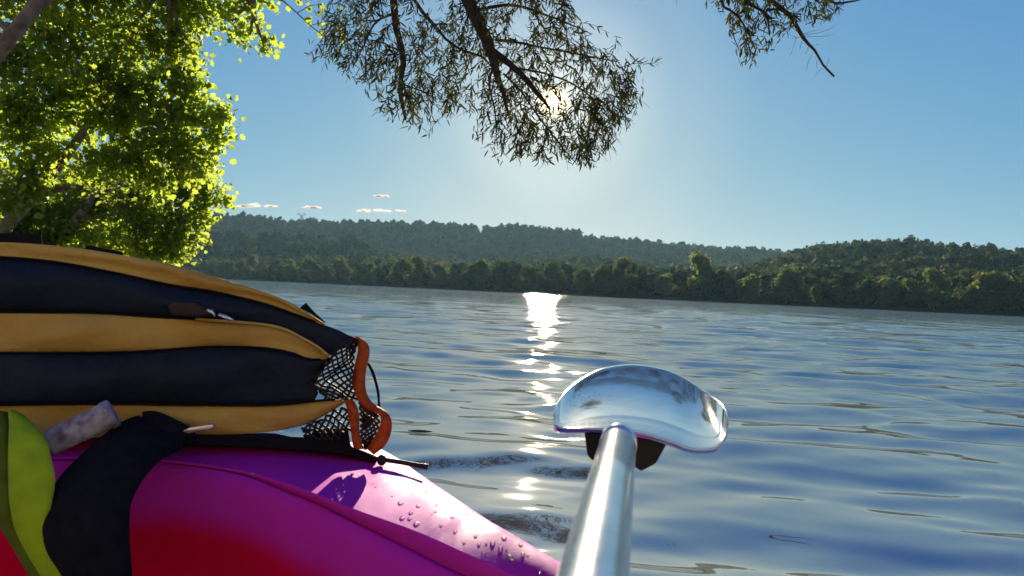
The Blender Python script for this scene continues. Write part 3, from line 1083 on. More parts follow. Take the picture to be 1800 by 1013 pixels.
# ---------------------------------------------------------------- power pylon on the ridge
M['steel'] = mat('galvanised steel', (0.35, 0.36, 0.37), 0.5, metal=0.6)
pc = P(530, 384, 1370)
pz = ground_z(pc.x, pc.y)
t = empty('power_pylon', (pc.x, pc.y, pz))
tag(t, 'tiny lattice power pylon standing up from the trees of the far ridge', 'pylon')
topz = P(530, 373.5, 1370).z
b_ = MB()
for sx_ in (-1, 1):
    for sy_ in (-1, 1):
        b_.tube([(pc.x + sx_ * 4, pc.y + sy_ * 4, pz - 1), (pc.x + sx_ * 1.2, pc.y + sy_ * 1.2, topz - 6)], 0.35, 4)
for q in range(5):
    z0, z1 = pz + (topz - 6 - pz) * q / 5, pz + (topz - 6 - pz) * (q + 1) / 5
    w0, w1 = 4 - 2.8 * q / 5, 4 - 2.8 * (q + 1) / 5
    for sy_ in (-1, 1):
        b_.tube([(pc.x - w0, pc.y + sy_ * w0, z0), (pc.x + w1, pc.y + sy_ * w1, z1)], 0.2, 4)
        b_.tube([(pc.x + w0, pc.y + sy_ * w0, z0), (pc.x - w1, pc.y + sy_ * w1, z1)], 0.2, 4)
b_.build('lattice_mast', M['steel'], t, False)
for sx_ in (-1, 1):
    b_ = MB()
    b_.tube([(pc.x, pc.y, topz - 6), (pc.x + sx_ * 6, pc.y, topz)], 0.4, 4)
    b_.tube([(pc.x + sx_ * 3, pc.y, topz - 3), (pc.x + sx_ * 9.5, pc.y, topz - 3.5), (pc.x + sx_ * 6, pc.y, topz)], 0.3, 4)
    b_.tube([(pc.x + sx_ * 1, pc.y, topz - 6), (pc.x + sx_ * 9.5, pc.y, topz - 3.5)], 0.3, 4)
    b_.build('cross_arm', M['steel'], t, False)

# ---------------------------------------------------------------- kayak
def make_hull_mat():
    mt = mat('kayak plastic', (0.47, 0.024, 0.40), 0.26, spec=0.15, coat=0.0, bump=0.25, bscale=160, bdist=0.0006)
    N, K = nodes_of(mt)
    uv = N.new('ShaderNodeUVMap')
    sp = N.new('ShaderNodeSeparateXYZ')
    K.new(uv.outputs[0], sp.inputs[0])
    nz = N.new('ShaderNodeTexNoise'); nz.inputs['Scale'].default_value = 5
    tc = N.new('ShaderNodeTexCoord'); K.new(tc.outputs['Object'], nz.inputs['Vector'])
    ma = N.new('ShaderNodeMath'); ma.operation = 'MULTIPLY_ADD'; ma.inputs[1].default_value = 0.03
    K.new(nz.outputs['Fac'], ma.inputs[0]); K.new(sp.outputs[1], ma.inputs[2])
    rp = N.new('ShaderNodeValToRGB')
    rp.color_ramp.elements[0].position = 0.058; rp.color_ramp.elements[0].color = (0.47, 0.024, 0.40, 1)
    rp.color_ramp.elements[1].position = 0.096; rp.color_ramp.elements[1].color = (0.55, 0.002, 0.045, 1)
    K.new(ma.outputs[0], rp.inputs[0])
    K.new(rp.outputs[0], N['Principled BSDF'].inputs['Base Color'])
    # scuffed and wet patches: roughness wanders
    n3 = N.new('ShaderNodeTexNoise'); n3.inputs['Scale'].default_value = 9; n3.inputs['Detail'].default_value = 6
    K.new(tc.outputs['Object'], n3.inputs['Vector'])
    r3 = N.new('ShaderNodeMapRange'); r3.inputs[1].default_value, r3.inputs[2].default_value = 0.35, 0.7
    r3.inputs[3].default_value, r3.inputs[4].default_value = 0.50, 0.64
    K.new(n3.outputs['Fac'], r3.inputs[0]); K.new(r3.outputs[0], N['Principled BSDF'].inputs['Roughness'])
    # a drying film of water: the gloss comes and goes in blotches and runs
    mp = N.new('ShaderNodeMapping'); mp.inputs['Scale'].default_value = (16, 7, 10); mp.inputs['Rotation'].default_value = (0, 0, 0.5)
    n4 = N.new('ShaderNodeTexNoise'); n4.inputs['Scale'].default_value = 1.0; n4.inputs['Detail'].default_value = 7; n4.inputs['Distortion'].default_value = 0.8
    K.new(tc.outputs['Object'], mp.inputs['Vector']); K.new(mp.outputs[0], n4.inputs['Vector'])
    r4 = N.new('ShaderNodeMapRange'); r4.inputs[1].default_value, r4.inputs[2].default_value = 0.38, 0.62
    r4.inputs[3].default_value, r4.inputs[4].default_value = 0.012, 0.06
    K.new(n4.outputs['Fac'], r4.inputs[0]); K.new(r4.outputs[0], N['Principled BSDF'].inputs['Specular IOR Level'])
    return mt


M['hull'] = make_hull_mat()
M['black_web'] = mat('black webbing', (0.009, 0.011, 0.017), 0.9, spec=0.1, var=0.4, vscale=60, bump=0.6, bscale=420, bdist=0.001)
M['green_web'] = mat('lime webbing', (0.28, 0.46, 0.012), 0.7, spec=0.2, var=0.25, vscale=40, bump=0.5, bscale=420, bdist=0.001)
M['olive_web'] = mat('olive webbing', (0.10, 0.15, 0.015), 0.8, spec=0.15, var=0.3, vscale=40, bump=0.5, bscale=420, bdist=0.001)
M['navy'] = mat('navy nylon', (0.004, 0.013, 0.030), 0.7, spec=0.24, var=0.35, vscale=14, bump=0.6, bscale=95, bdist=0.004)
M['amber'] = mat('amber nylon', (0.50, 0.37, 0.10), 0.75, spec=0.15, col2=(0.42, 0.28, 0.07), vscale=9, bump=0.6, bscale=95, bdist=0.004, transl=((0.5, 0.22, 0.03), 0.12))
M['rust'] = mat('orange edging', (0.30, 0.05, 0.012), 0.7, spec=0.2, col2=(0.42, 0.10, 0.014), vscale=110, bump=0.7, bscale=170, bdist=0.0016, transl=((0.30, 0.06, 0.010), 0.2))
M['net'] = mat('black netting', (0.015, 0.015, 0.016), 0.6, spec=0.3)
M['black_plastic'] = mat('black plastic', (0.010, 0.012, 0.015), 0.5, spec=0.25, var=0.3, vscale=30)
M['pale'] = mat('pale grey cloth', (0.36, 0.40, 0.46), 0.75, col2=(0.12, 0.10, 0.13), vscale=60, bump=0.4, bscale=200, bdist=0.001)
M['buckle'] = mat('buckle edge', (0.55, 0.57, 0.6), 0.25, metal=0.8)
M['shaft'] = mat('aluminium tube', (0.72, 0.73, 0.74), 0.24, metal=1.0, var=0.16, vscale=40, bump=0.06, bscale=300, bdist=0.0004)
M['blade'] = mat('silver blade', (0.70, 0.72, 0.74), 0.07, metal=1.0, var=0.12, vscale=25, bump=0.06, bscale=45, bdist=0.001)
M['drop'] = bpy.data.materials.new('water drop')
M['drop'].use_nodes = True
N, K = nodes_of(M['drop'])
N.remove(N['Principled BSDF'])
gs = N.new('ShaderNodeBsdfGlossy'); gs.inputs['Roughness'].default_value = 0.12
tp = N.new('ShaderNodeBsdfTransparent')
fr = N.new('ShaderNodeFresnel'); fr.inputs['IOR'].default_value = 1.5
ms = N.new('ShaderNodeMixShader')
K.new(fr.outputs[0], ms.inputs[0]); K.new(tp.outputs[0], ms.inputs[1]); K.new(gs.outputs[0], ms.inputs[2])
K.new(ms.outputs[0], N['Material Output'].inputs['Surface'])
M['wet_leaf'] = mat('drifting leaf', (0.02, 0.022, 0.008), 0.9, spec=0.0, var=0.5, vscale=60)


def zi(px, tab):
    t_ = np.array(tab, float)
    return float(np.interp(px, t_[:, 0], t_[:, 1]))


NS = 46
zA = [(-420, 0.39), (100, 0.39), (480, 0.385), (640, 0.373), (970, 0.35), (1130, 0.33)]
zB = [(-420, 0.375), (100, 0.381), (270, 0.381), (430, 0.374), (540, 0.376), (623, 0.371), (735, 0.362), (816, 0.354), (907, 0.341), (1125, 0.325)]
zC = [(-420, 0.37), (100, 0.375), (270, 0.375), (426, 0.368), (603, 0.355), (780, 0.33), (880, 0.32), (1110, 0.312)]
Ap = resample([(1130, 1130), (1104, 1088), (1040, 1032), (970, 985), (900, 945), (830, 908), (760, 868), (700, 833), (650, 804), (570, 783), (460, 775), (330, 768), (100, 752), (-180, 745), (-420, 742)], NS)
Bp = resample([(1125, 1137), (1080, 1110), (990, 1058), (907, 1013), (816, 971), (735, 935), (680, 915), (623, 895), (540, 862), (480, 842), (430, 828), (350, 815), (250, 806), (100, 803), (-180, 805), (-420, 806)], NS)
Cp = resample([(1110, 1145), (1000, 1105), (880, 1051), (780, 1006), (704, 966), (603, 915), (560, 893), (502, 869), (426, 839), (350, 824), (270, 815), (100, 812), (-180, 815), (-420, 816)], NS)
kay = empty('kayak', (-0.35, 0.95, 0))
tag(kay, 'wet magenta kayak with a red lower side and sunlit deck under the life vest', 'kayak')
deck, wall, side, far_, rim = [], [], [], [], []
drops = [0.0, 0.004, 0.012, 0.03, 0.055, 0.085, 0.13, 0.2, 0.28, 0.36, 0.44]
outw = [0.0, 0.006, 0.010, 0.013, 0.015, 0.014, 0.008, -0.01, -0.04, -0.09, -0.16]
for i in range(NS):
    a_, b__, c_ = (PZ(p[0], p[1], zi(p[0], z)) for p, z in ((Ap[i], zA), (Bp[i], zB), (Cp[i], zC)))
    n_ = Vector((c_.x - a_.x, c_.y - a_.y, 0))
    wd = n_.length
    n_.normalize()
    row = []
    for t_ in np.linspace(0, 1, 9):
        p = a_.lerp(b__, t_)
        p.z += 0.0025 * math.sin(math.pi * t_)
        row.append(p)
    deck.append(row)
    wl = b__ - c_
    rim.append([c_ - n_ * 0.0125 + Vector((0, 0, -0.001)), c_ - n_ * 0.0115 + Vector((0, 0, 0.0006)), c_ - n_ * 0.006 + Vector((0, 0, 0.0012)), c_ - n_ * 0.001 + Vector((0, 0, 0.0008)), c_ + Vector((0, 0, -0.0005))])
    wall.append([b__, b__ + n_ * 0.0025 + Vector((0, 0, -0.003)), b__.lerp(c_, 0.6) * 0.5 + (c_ - n_ * 0.012) * 0.5 + Vector((0, 0, 0.002)), c_ - n_ * 0.012 + Vector((0, 0, -0.0006))])
    side.append([c_ + n_ * o_ * min(1, wd / 0.12) - Vector((0, 0, d_)) for o_, d_ in zip(outw, drops)])
    fr_ = []
    for k_, dz in ((0.0, 0), (0.25, 0.006), (0.6, 0.022), (0.9, 0.045), (1.0, 0.07), (1.02, 0.15), (0.95, 0.25), (0.7, 0.36), (0.3, 0.44)):
        fr_.append(a_ - n_ * wd * 1.1 * k_ - Vector((0, 0, dz)))
    far_.append(fr_)


def loft(rows, name, parent, material, uvv=None, smooth=True):
    b_ = MB()
    b_.grid(rows)
    o = b_.build(name, material, parent, smooth)
    uv = o.data.uv_layers.new(name='UVMap')
    mc = len(rows[0])
    for lp_ in o.data.loops:
        j = lp_.vertex_index % mc
        uv.data[lp_.index].uv = (lp_.vertex_index // mc / len(rows), uvv[j] if uvv else 0.0)
    return o


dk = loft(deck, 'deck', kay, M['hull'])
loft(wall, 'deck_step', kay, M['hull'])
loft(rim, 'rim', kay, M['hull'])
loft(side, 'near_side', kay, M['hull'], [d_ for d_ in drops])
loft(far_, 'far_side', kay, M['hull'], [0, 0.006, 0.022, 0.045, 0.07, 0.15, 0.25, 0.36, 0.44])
b_ = MB()
from mathutils.bvhtree import BVHTree
dbm = bmesh.new(); dbm.from_mesh(dk.data)
dbv = BVHTree.FromBMesh(dbm)


def on_deck(px, py):
    h_ = dbv.ray_cast(CAM, ray(px, py).normalized())
    return h_[0]


b_ = MB()
gd = np.random.default_rng(91)
for (px, py, rp) in ((704, 885, 5), (722, 902, 4), (707, 911, 5), (732, 921, 5.5), (720, 912, 4), (795, 909, 4), (775, 924, 3), (866, 955, 5), (880, 964, 4.5), (850, 974, 4),
                     (896, 980, 6), (900, 987, 4), (886, 946, 5), (919, 974, 4), (735, 890, 4), (751, 864, 4), (732, 853, 4), (820, 903, 4), (876, 929, 4), (915, 957, 4), (949, 1009, 5),
                     (800, 935, 3), (836, 942, 3.5), (842, 956, 3), (765, 900, 3), (690, 872, 2.5), (600, 826, 2)):
    h_ = on_deck(px, py)
    if h_ is None: continue
    b_.sphere(h_, rp * h_.y / FPX, 9, 6, 0.6)
for q in range(26):
    i, t_ = gd.integers(5, 24), gd.uniform(0.05, 0.95)
    p = deck[i][0].lerp(deck[i][-1], t_)
    h_ = dbv.ray_cast(p + Vector((0, 0, 0.1)), Vector((0, 0, -1)))[0]
    if h_ is not None:
        b_.sphere(h_, gd.uniform(0.0006, 0.0017), 7, 4, 0.55)
h_ = PZ(444, 833, 0.383)
b_.sphere(h_, 0.003, 8, 5, 0.7)
b_.build('water_drops', M['drop'], kay)['kind'] = 'stuff'

# ---------------------------------------------------------------- life vest
vest = empty('life_vest', (-0.35, 1.05, 0.4))
tag(vest, 'navy life vest with amber bands and orange edged netting, on the magenta kayak', 'life vest')
NV = 72


def dv(px):
    return float(np.interp(px, [-300, 300, 600, 690], [0.91, 0.98, 1.02, 1.035]))


def band(top, bot, name, material, bulge, back=0.30, off=0.0, rows=11, taper=0.12, wr_=0.0045, seed=0):
    """one cushioned layer of the vest: bulging front, top, back and bottom"""
    tp, bt = resample(top, NV), resample(bot, NV)
    wn = sinnoise(200 + seed, 10, 6, 40)
    cols = []
    for i in range(NV):
        u = i / (NV - 1)
        end = min(1.0, (1 - u) / taper) ** 0.5 if taper else 1
        col_ = []
        for j in range(rows):
            t_ = j / (rows - 1)
            px, py = tp[i] * (1 - t_) + bt[i] * t_
            s_ = math.sin(math.pi * t_)
            prof = s_ ** 0.5
            d_ = dv(px) + off - bulge * prof * (0.35 + 0.65 * end) + wr_ * (float(wn(u * 0.65, t_ * 0.10)) + 0.55 * float(wn(u * 1.9 + 3, t_ * 0.16 + u * 0.3))) * s_
            col_.append(P(px, py, d_))
        hx = min(1, 0.15 + end)
        for (q, (px, py), top_) in ((0.5, bt[i], 0), (1.0, bt[i], 0), (1.0, tp[i], 1), (0.5, tp[i], 1)):
            k_ = back * q * hx
            p = P(px, py, dv(px) + off + k_) + Vector((-0.06 * k_ - 0.02 * q * (1 - end), 0, -0.03 * k_ * top_ + 0.02 * k_ * (1 - top_)))
            col_.append(p)
        cols.append(col_)
    b_ = MB()
    b_.grid(cols, closed=True, caps=True)
    return b_.build(name, material, vest)


T1 = [(-260, 436), (-100, 428), (0, 426), (75, 430), (148, 438), (217, 449), (276, 460), (330, 473), (393, 491), (460, 512), (500, 527), (527, 541), (550, 555), (573, 570)]
B1 = [(-260, 455), (-100, 450), (0, 452), (99, 461), (198, 479), (300, 501), (380, 514), (460, 533), (522, 554), (556, 567), (570, 572)]
N1T = [(-260, 455), (-100, 450), (0, 452), (99, 461), (198, 479), (300, 501), (380, 514), (460, 533), (522, 554), (556, 567), (589, 578), (623, 594)]
N1B = [(-260, 552), (-100, 549), (0, 549), (158, 551), (245, 556), (344, 562), (456, 571), (500, 580), (527, 594), (556, 610), (578, 626), (604, 611)]
T2 = [(-260, 552), (-100, 549), (0, 549), (158, 551), (245, 556), (344, 562), (456, 571), (500, 580), (527, 594), (556, 610), (579, 628)]
B2 = [(-260, 622), (-100, 620), (0, 620), (200, 619), (300, 614), (367, 609), (456, 611), (511, 620), (540, 631), (567, 632), (579, 629)]
N2T = [(-260, 622), (-100, 620), (0, 620), (200, 619), (300, 614), (367, 609), (456, 611), (511, 620), (540, 631), (567, 632), (581, 628)]
N2B = [(-260, 716), (-100, 713), (0, 712), (200, 710), (350, 712), (480, 712), (540, 707), (563, 704), (570, 690), (558, 678), (548, 668), (572, 643)]
N2B = [(-260, 716), (-100, 713), (0, 712), (200, 710), (350, 712), (460, 713), (520, 709), (552, 704), (560, 688), (556, 672), (570, 648)]
T3 = [(-260, 716), (-100, 713), (0, 712), (200, 710), (350, 712), (480, 712), (563, 704), (606, 702)]
B3 = [(-260, 790), (-100, 785), (0, 778), (200, 768), (330, 764), (395, 764), (466, 760), (521, 751), (549, 742), (577, 727), (606, 709)]
band(T1, B1, 'amber_band', M['amber'], 0.002, seed=1)
band(N1T, N1B, 'navy_panel', M['navy'], 0.012, seed=2, off=0.004, wr_=0.005)
band(T2, B2, 'amber_band', M['amber'], 0.003, seed=3, off=-0.003)
band(N2T, N2B, 'navy_panel', M['navy'], 0.013, seed=4, off=0.0, wr_=0.006)
band(T3, B3, 'amber_band', M['amber'], 0.003, seed=5, off=0.004)
b_ = MB()
q = resample([(344, 562), (456, 571), (500, 580), (527, 593.5), (556, 609.5), (579, 628)], 26)
b_.tube([P(a_, b__ - 1, dv(a_) - 0.014) for a_, b__ in q], 0.0022, 6)
b_.build('edge_tube', M['amber'], vest)  # thin amber tube along the upper edge of the second band


for ln_ in (B1, T2, B2, T3):  # black tubes along the seams, put in for the shade between bands
    q = resample([p_ for p_ in ln_ if p_[0] > -150], 44)
    b_ = MB()
    b_.tube([P(a_, b__, dv(a_) - 0.003) for a_, b__ in q[:-1]], 0.0016, 5)
    b_.build('seam_shade', M['black_web'], vest)


def patch(left, right, n, m_, d0, wob, name, material, parent, thick=0.006, bulge=0.0):
    """a soft strip between two drawn edges, with its own thickness"""
    l_, r_ = resample(left, n), resample(right, n)
    rows = []
    for i in range(n):
        ring = []
        for j in range(m_):
            u = j / (m_ - 1)
            px, py = l_[i] * (1 - u) + r_[i] * u
            ring.append(P(px, py, d0(px) - bulge * math.sin(math.pi * u) + wob * math.sin(9 * i / n + 2 * u)))
        for j in range(m_ - 1, -1, -1):
            u = j / (m_ - 1)
            px, py = l_[i] * (1 - u) + r_[i] * u
            ring.append(P(px, py, d0(px) + thick - bulge * math.sin(math.pi * u) + wob * math.sin(9 * i / n + 2 * u)))
        rows.append(ring)
    b_ = MB()
    b_.grid(rows, closed=True, caps=True)
    return b_.build(name, material, parent)


trim_l = [(623, 593), (629, 606), (628, 622), (622, 648), (618, 671), (624, 692), (635, 712), (650, 722), (662, 726), (670, 735), (667, 750), (657, 770), (644, 789)]
trim_r = [(632, 592), (646, 604), (650, 620), (645, 645), (642, 668), (645, 692), (656, 709), (671, 718), (683, 727), (689, 744), (686, 766), (675, 786), (657, 800)]
patch(trim_l, trim_r, 40, 6, lambda x: dv(x) - 0.010, 0.004, 'edge_trim', M['rust'], vest, 0.006, 0.007)
patch([(604, 703), (609, 716), (613, 735), (616, 755), (621, 786), (628, 790)], [(622, 703), (629, 718), (632, 738), (632, 759), (638, 784), (644, 790)], 24, 5, lambda x: dv(x) - 0.016, 0.003, 'edge_trim', M['rust'], vest, 0.006, 0.006)


def netting(left, right, nu, nv, d0, wob, rad, parent):
    """crossed cords: the holes between them are really open"""
    l_, r_ = resample(left, 40), resample(right, 40)
    wn = sinnoise(int(nu * 7 + nv), 8, 3, 9)

    def at(u, v):
        x = v * 39
        i = min(int(x), 38)
        f = x - i
        a_ = l_[i] * (1 - f) + l_[i + 1] * f
        b2_ = r_[i] * (1 - f) + r_[i + 1] * f
        px, py = a_ * (1 - u) + b2_ * u
        px += 1.5 * float(wn(u * 2, v * 2)); py += 1.5 * float(wn(v * 2 + 9, u * 2))
        return P(px, py, d0(px) + wob * float(wn(u * 1.3, v * 1.6 + 4)))
    b_ = MB()
    for sgn in (-1, 1):
        for k in range(-nv, nu + nv + 1):
            pts_ = []
            for s_ in np.linspace(0, 1, nv * 2 + 1):
                u = (k + (sgn * (s_ - 0.5) + 0.5) * nv) / nu if sgn > 0 else (k + (1 - s_) * nv) / nu
                if -0.001 <= u <= 1.001:
                    pts_.append(at(min(max(u, 0), 1), s_))
            if len(pts_) > 1:
                b_.tube(pts_, rad, 4, False)
    o = b_.build('netting', M['net'], parent)
    o['kind'] = 'stuff'
    return o


netting([(622, 595), (606, 606), (594, 613), (580, 628), (570, 642), (556, 657), (541, 670), (556, 684), (570, 702)],
        [(629, 597), (628, 608), (627, 618), (624, 632), (621, 648), (619, 662), (620, 676), (623, 690), (629, 704)], 5, 10, lambda x: dv(x) - 0.002, 0.010, 0.0018, vest)
netting([(630, 708), (634, 724), (634, 742), (634, 762), (640, 786)], [(648, 722), (666, 732), (668, 748), (658, 768), (646, 787)], 3, 8, lambda x: dv(x), 0.003, 0.0018, vest)
netting([(528, 754), (549, 743), (577, 728), (612, 708)], [(538, 768), (566, 772), (592, 770), (617, 758)], 3, 7, lambda x: dv(x) - 0.006, 0.003, 0.0018, vest)
b_ = MB()
b_.prism([P(a_, b__, dv(a_) + 0.012) for a_, b__ in ((637, 726), (646, 719), (656, 722), (661, 733), (655, 745), (645, 754), (635, 760))], ray(646, 740) * 0.03)
b_.build('inner_flap', M['navy'], vest, False, 0.003)
b_ = MB()
b_.prism([P(a_, b__, dv(a_) + 0.004) for a_, b__ in ((275, 742), (330, 752), (395, 763), (440, 762), (466, 761), (484, 762), (512, 768), (538, 769), (552, 758), (580, 754), (612, 752), (617, 785), (640, 793),
                                                     (664, 803), (662, 816), (640, 810), (610, 801), (560, 795), (500, 790), (420, 786), (330, 784), (275, 790))], ray(560, 780) * 0.10)
b_.build('fabric_skirt', M['black_web'], vest, False, 0.003)
# web loop behind the trim
b_ = MB()
lo = resample([(645, 640), (652, 655), (658, 672), (662, 690), (664, 708), (663, 716)], 14)
ro = resample([(648, 637), (656, 650), (662, 668), (667, 690), (668, 706), (669, 718)], 14)
b_.grid([[P(*l_, 1.045), P(*r_, 1.04), P(*r_, 1.052), P(*l_, 1.057)] for l_, r_ in zip(lo, ro)], closed=True, caps=True)
b_.build('web_loop', M['black_web'], vest, True)
# tabs on the upper edge
for poly in ([(-40, 410), (40, 410), (73, 412), (75, 431), (40, 431), (-40, 428)], [(150, 433), (160, 432), (216, 443), (218, 449), (200, 450), (148, 440)], [(527, 541), (538, 532), (552, 548), (574, 568), (566, 568), (548, 553)]):
    b_ = MB()
    b_.prism([P(a_, b__, dv(a_) + 0.012) for a_, b__ in poly], ray(poly[0][0], poly[0][1]) * 0.012)
    b_.build('tab', M['black_web'], vest, False, 0.0015)
# side-release buckle lying on the upper navy panel
b_ = MB()
b_.prism([P(a_, b__, 0.958) for a_, b__ in ((292, 538), (305, 528), (345, 531), (366, 545), (372, 556), (340, 558), (300, 554))], Vector((0.002, 0.012, 0)))
bk = b_.build('buckle', M['black_plastic'], vest, True, 0.003)
for l_ in (((364, 545), (372, 548), (378, 556)), ((384, 553), (398, 558), (410, 563))):
    b_ = MB()
    b_.tube([P(a_, b__, 0.952) for a_, b__ in l_], [0.0022, 0.003, 0.0014], 6)
    b_.build('prong', M['buckle'], bk)

# cord with its toggle, tied at the vest's corner
t = empty('cord', P(671, 809, 1.03))
tag(t, 'stubby black cord with a round knot sticking out over the water beside the orange edging', 'cord')
b_ = MB(); b_.sphere(P(671, 809, 1.028), 0.0068, 12, 8, 1.15); b_.build('knot', M['black_plastic'], t)
b_ = MB(); b_.tube([P(655, 806, 1.03), P(672, 808, 1.028), P(700, 812, 1.028), P(735, 818.5, 1.028), P(745, 820, 1.028), P(752, 821.5, 1.028)], [0.003, 0.0034, 0.0034, 0.0034, 0.0040, 0.0042], 10); b_.build('rod', M['black_plastic'], t)


# ---------------------------------------------------------------- straps at the lower left
def strap(rows, name, material, parent, thick=0.004, bulge=0.012, n=30):
    r = resample(rows, n)
    out_ = []
    for (lx, ly, rx, ry, d_) in r:
        ring = []
        for j in range(7):
            u = j / 6
            ring.append(P(lx + (rx - lx) * u, ly + (ry - ly) * u, d_ - bulge * math.sin(math.pi * u)))
        for j in range(6, -1, -1):
            u = j / 6
            ring.append(P(lx + (rx - lx) * u, ly + (ry - ly) * u, d_ + thick - bulge * math.sin(math.pi * u)))
        out_.append(ring)
    b_ = MB(); b_.grid(out_, closed=True, caps=True)
    return b_.build(name, material, parent)


t = empty('strap', P(170, 900, 0.84))
tag(t, 'wide black webbing strap folded down over the magenta kayak below the life vest', 'strap')
strap([(252, 728, 300, 736, 0.99), (228, 735, 318, 768, 0.95), (198, 752, 318, 790, 0.915), (150, 792, 282, 810, 0.875), (108, 834, 250, 846, 0.845), (82, 877, 231, 886, 0.825),
       (74, 917, 228, 936, 0.815), (80, 966, 231, 985, 0.81), (108, 1012, 235, 1030, 0.81), (150, 1080, 245, 1090, 0.82)], 'webbing', M['black_web'], t, 0.005, 0.016)
strap([(250, 724, 252, 750, 0.955), (268, 722, 275, 790, 0.94), (290, 728, 305, 788, 0.945), (318, 742, 330, 772, 0.955), (340, 752, 345, 764, 0.96)], 'folded_end', M['black_web'], t, 0.006, 0.006, 16)
b_ = MB()
b_.prism([P(a_, b__, 0.945) for a_, b__ in ((320, 758), (333, 752), (372, 746), (376, 750), (370, 754), (330, 763))], Vector((0.001, 0.004, 0.001)))
b_.build('buckle', M['buckle'], t, True, 0.001)
b_ = MB(); b_.sphere(P(284, 780, 0.93), 0.0028, 8, 6); b_.build('rivet', M['buckle'], t)

t = empty('strap', P(50, 850, 0.86))
tag(t, 'lime green strap hanging at the left of the black strap', 'strap')
strap([(14, 716, 40, 728, 0.885), (16, 738, 62, 748, 0.860), (15, 768, 82, 775, 0.840), (14, 800, 90, 806, 0.830), (14, 838, 97, 842, 0.823), (16, 880, 92, 880, 0.817), (24, 925, 84, 922, 0.815), (42, 965, 92, 960, 0.815),
       (70, 1012, 118, 1006, 0.817), (105, 1075, 150, 1070, 0.825)], 'webbing', M['green_web'], t, 0.005, 0.003)
strap([(-60, 716, 14, 724, 0.885), (-60, 760, 17, 770, 0.855), (-50, 810, 18, 820, 0.840), (-40, 850, 20, 870, 0.830), (-16, 905, 28, 912, 0.823), (14, 950, 48, 955, 0.821), (50, 1012, 76, 1012, 0.823), (84, 1070, 110, 1075, 0.827)],
      'folded_edge', M['olive_web'], t, 0.004, 0.004)

t = empty('rolled_tag', P(140, 752, 0.9))
tag(t, 'blotchy pale grey rolled tag tucked between the green strap and the black strap', 'tag')
b_ = MB()
p0, p1 = P(86, 780, 0.885), P(201, 725, 0.915)
b_.tube([p0.lerp(p1, k) for k in (0, 0.02, 0.5, 0.85, 0.87, 0.98, 1.0)], [0.0135, 0.0155, 0.0165, 0.0168, 0.0180, 0.0180, 0.016], 16)
b_.build('roll', M['pale'], t)

# ---------------------------------------------------------------- paddle
pad = empty('paddle', P(1090, 752, 0.65))
tag(pad, 'silver kayak paddle with a mirror bright scooped blade held out over the water', 'paddle')
s1, s0 = P(1087.5, 776, 0.634), P(1043, 1013, 0.315)
ax = (s1 - s0).normalized()
b_ = MB()
b_.tube([s0 - ax * 0.9, s0 - ax * 0.4, s0, s0.lerp(s1, 0.5), s0.lerp(s1, 0.955)], 0.0150, 40)
shf = b_.build('shaft', M['shaft'], pad)
b_ = MB()
b_.tube([s0.lerp(s1, 0.935), s0.lerp(s1, 0.937), s1, s1 + ax * 0.004, s1 + ax * 0.006], [0.0150, 0.0157, 0.0157, 0.0148, 0.010], 40)
b_.build('ferrule', M['shaft'], pad)
bend = resample([(973, 732), (1000, 731), (1026, 729), (1062, 729), (1099, 731), (1133, 736), (1167, 750), (1196, 760), (1224, 769), (1250, 778), (1266, 777), (1279, 752)], 40)
silh = resample([(972, 729), (977, 712), (990, 690), (1015, 667), (1049, 648), (1087, 639), (1121, 638), (1156, 643), (1190, 654), (1235, 681), (1269, 706), (1280, 731), (1280, 748)], 40)
lip = resample([(974, 742), (986, 750), (1031, 751), (1081, 754), (1135, 762), (1178, 774), (1212, 786), (1246, 788), (1266, 780), (1280, 750)], 40)
rows_, under = [], []
NT = 24
for i in range(40):
    u = i / 39
    tap = max(0.0, math.sin(math.pi * (0.015 + 0.97 * u))) ** 0.6
    Lz = 0.50 * tap + 0.004
    d0_ = 0.650 + 0.02 * (2 * u - 1) ** 2
    l0, f0 = P(*lip[i], d0_), P(*silh[i], d0_ + Lz)
    # hollow blade: falls away from the near edge, then rises to the tip
    xs = np.linspace(0, 1, NT)
    sl = np.where(xs < 0.34, -0.165 + (0.165 - 0.085) * xs / 0.34, -0.085 + (0.085 + 0.30) * (xs - 0.34) / 0.66)
    zz = np.r_[0, np.cumsum((sl[1:] + sl[:-1]) / 2) / (NT - 1)] * Lz
    col_ = []
    for t_, z_ in zip(xs, zz):
        p = l0.lerp(f0, t_)
        p.z = l0.z + z_ + (f0.z - l0.z - zz[-1]) * t_
        col_.append(p)
    col_ = [l0 + Vector((0, 0.002, -0.004)), l0 + Vector((0, -0.001, -0.0015))] + col_
    rows_.append(col_)
    under.append([p + Vector((0, 0.002, -0.006)) for p in col_[2:]])
ring = [a_ + b__[::-1] for a_, b__ in zip(rows_, under)]
b_ = MB(); b_.grid(ring, closed=True, caps=True)
bl = b_.build('blade', M['blade'], pad, True, 0, 1)
b_ = MB()
b_.prism([P(a_, b__, 0.662) for a_, b__ in ((1026, 752), (1100, 757), (1174, 777), (1166, 792), (1153, 815), (1140, 822), (1126, 829), (1118, 822), (1050, 812), (1042, 811), (1032, 800))], ray(1100, 790) * 0.05)
b_.build('throat', M['black_plastic'], pad, False, 0.002)
b_ = MB()
bbm = BVHTree.FromPolygons([v for r in rows_ for v in r], [(i * 26 + j, i * 26 + j + 1, (i + 1) * 26 + j + 1, (i + 1) * 26 + j) for i in range(39) for j in range(25)])
gd = np.random.default_rng(17)
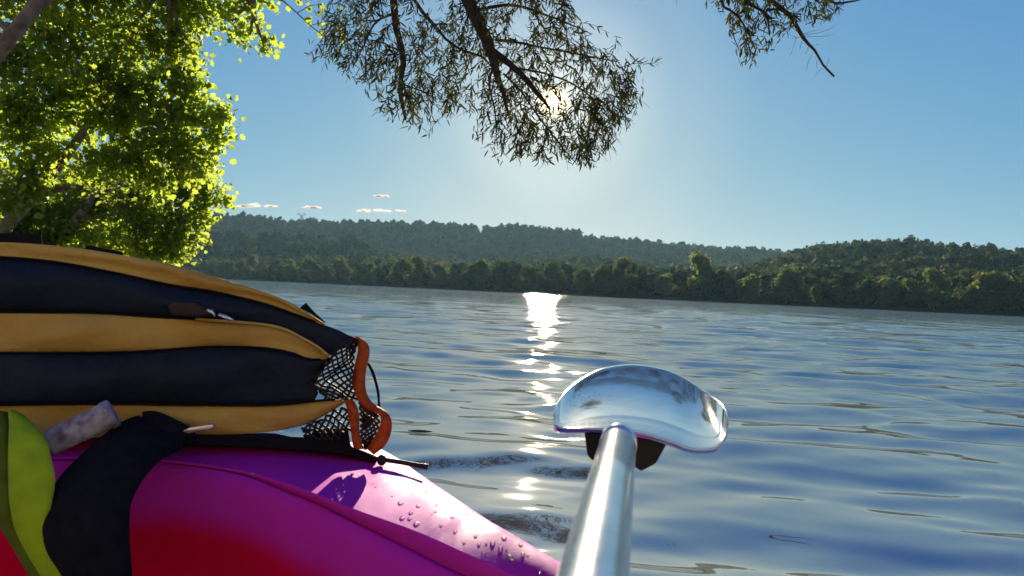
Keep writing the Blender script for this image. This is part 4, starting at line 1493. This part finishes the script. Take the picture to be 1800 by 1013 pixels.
for q in range(120):  # fine drops added on the blade to give its sun sparkles
    px = 1000 + abs(gd.normal()) * 48
    py = gd.uniform(650, 722)
    h_ = bbm.ray_cast(CAM, ray(px, py).normalized())[0]
    if h_ is not None and px < 1110:
        b_.sphere(h_, gd.uniform(0.0005, 0.0013), 7, 4, 0.6)
sbv = BVHTree.FromPolygons([v.co.copy() for v in shf.data.vertices], [tuple(f_.vertices) for f_ in shf.data.polygons])
for (px, py, rp) in ((1020, 932, 3), (1040, 945, 4), (1042, 966, 4), (1012, 948, 4), (1028, 922, 3), (1050, 985, 3), (1062, 900, 2.5), (1010, 975, 3)):
    h_ = sbv.ray_cast(CAM, ray(px, py).normalized())[0]
    if h_ is not None:
        b_.sphere(h_, rp * h_.y / FPX, 8, 5, 0.7)
b_.build('water_drops', M['drop'], pad)['kind'] = 'stuff'

# ---------------------------------------------------------------- leaf adrift
c = PZ(738, 767, 0.0)
c.z = WZ.ravel()[np.argmin((WX - c.x) ** 2 + (WY - c.y) ** 2)] + 0.003
b_ = MB()
b_.grid([[c + Vector((x_, y_ * (0.028 * math.sin(math.pi * (0.08 + 0.84 * (x_ + 0.05) / 0.1))) * 2, 0.004 + 0.004 * abs(y_))) for y_ in (-0.5, 0, 0.5)] for x_ in np.linspace(-0.05, 0.05, 8)])
o = b_.build('floating_leaf', M['wet_leaf'])
tag(o, 'small dark leaf drifting on the water right of the black cord', 'leaf')

# ---------------------------------------------------------------- haze over the valley
HAZE = 0.00005
if HAZE:
    hm = bpy.data.materials.new('haze')
    hm.use_nodes = True
    N, K = nodes_of(hm)
    for n in list(N):
        if n.type != 'OUTPUT_MATERIAL': N.remove(n)
    pv = N.new('ShaderNodeVolumePrincipled')
    pv.inputs['Color'].default_value = (0.42, 0.76, 1.0, 1)
    pv.inputs['Density'].default_value = HAZE
    pv.inputs['Anisotropy'].default_value = 0.3
    K.new(pv.outputs[0], N['Material Output'].inputs['Volume'])
    b_ = MB()
    b_.prism([(-2500, -2500, -3.6), (2500, -2500, -3.6), (2500, 2500, -3.6), (-2500, 2500, -3.6)], (0, 0, 160))
    b_.f = [f_[::-1] for f_ in b_.f]
    o = b_.build('haze', hm, None, False)
    tag(o, kind='stuff')
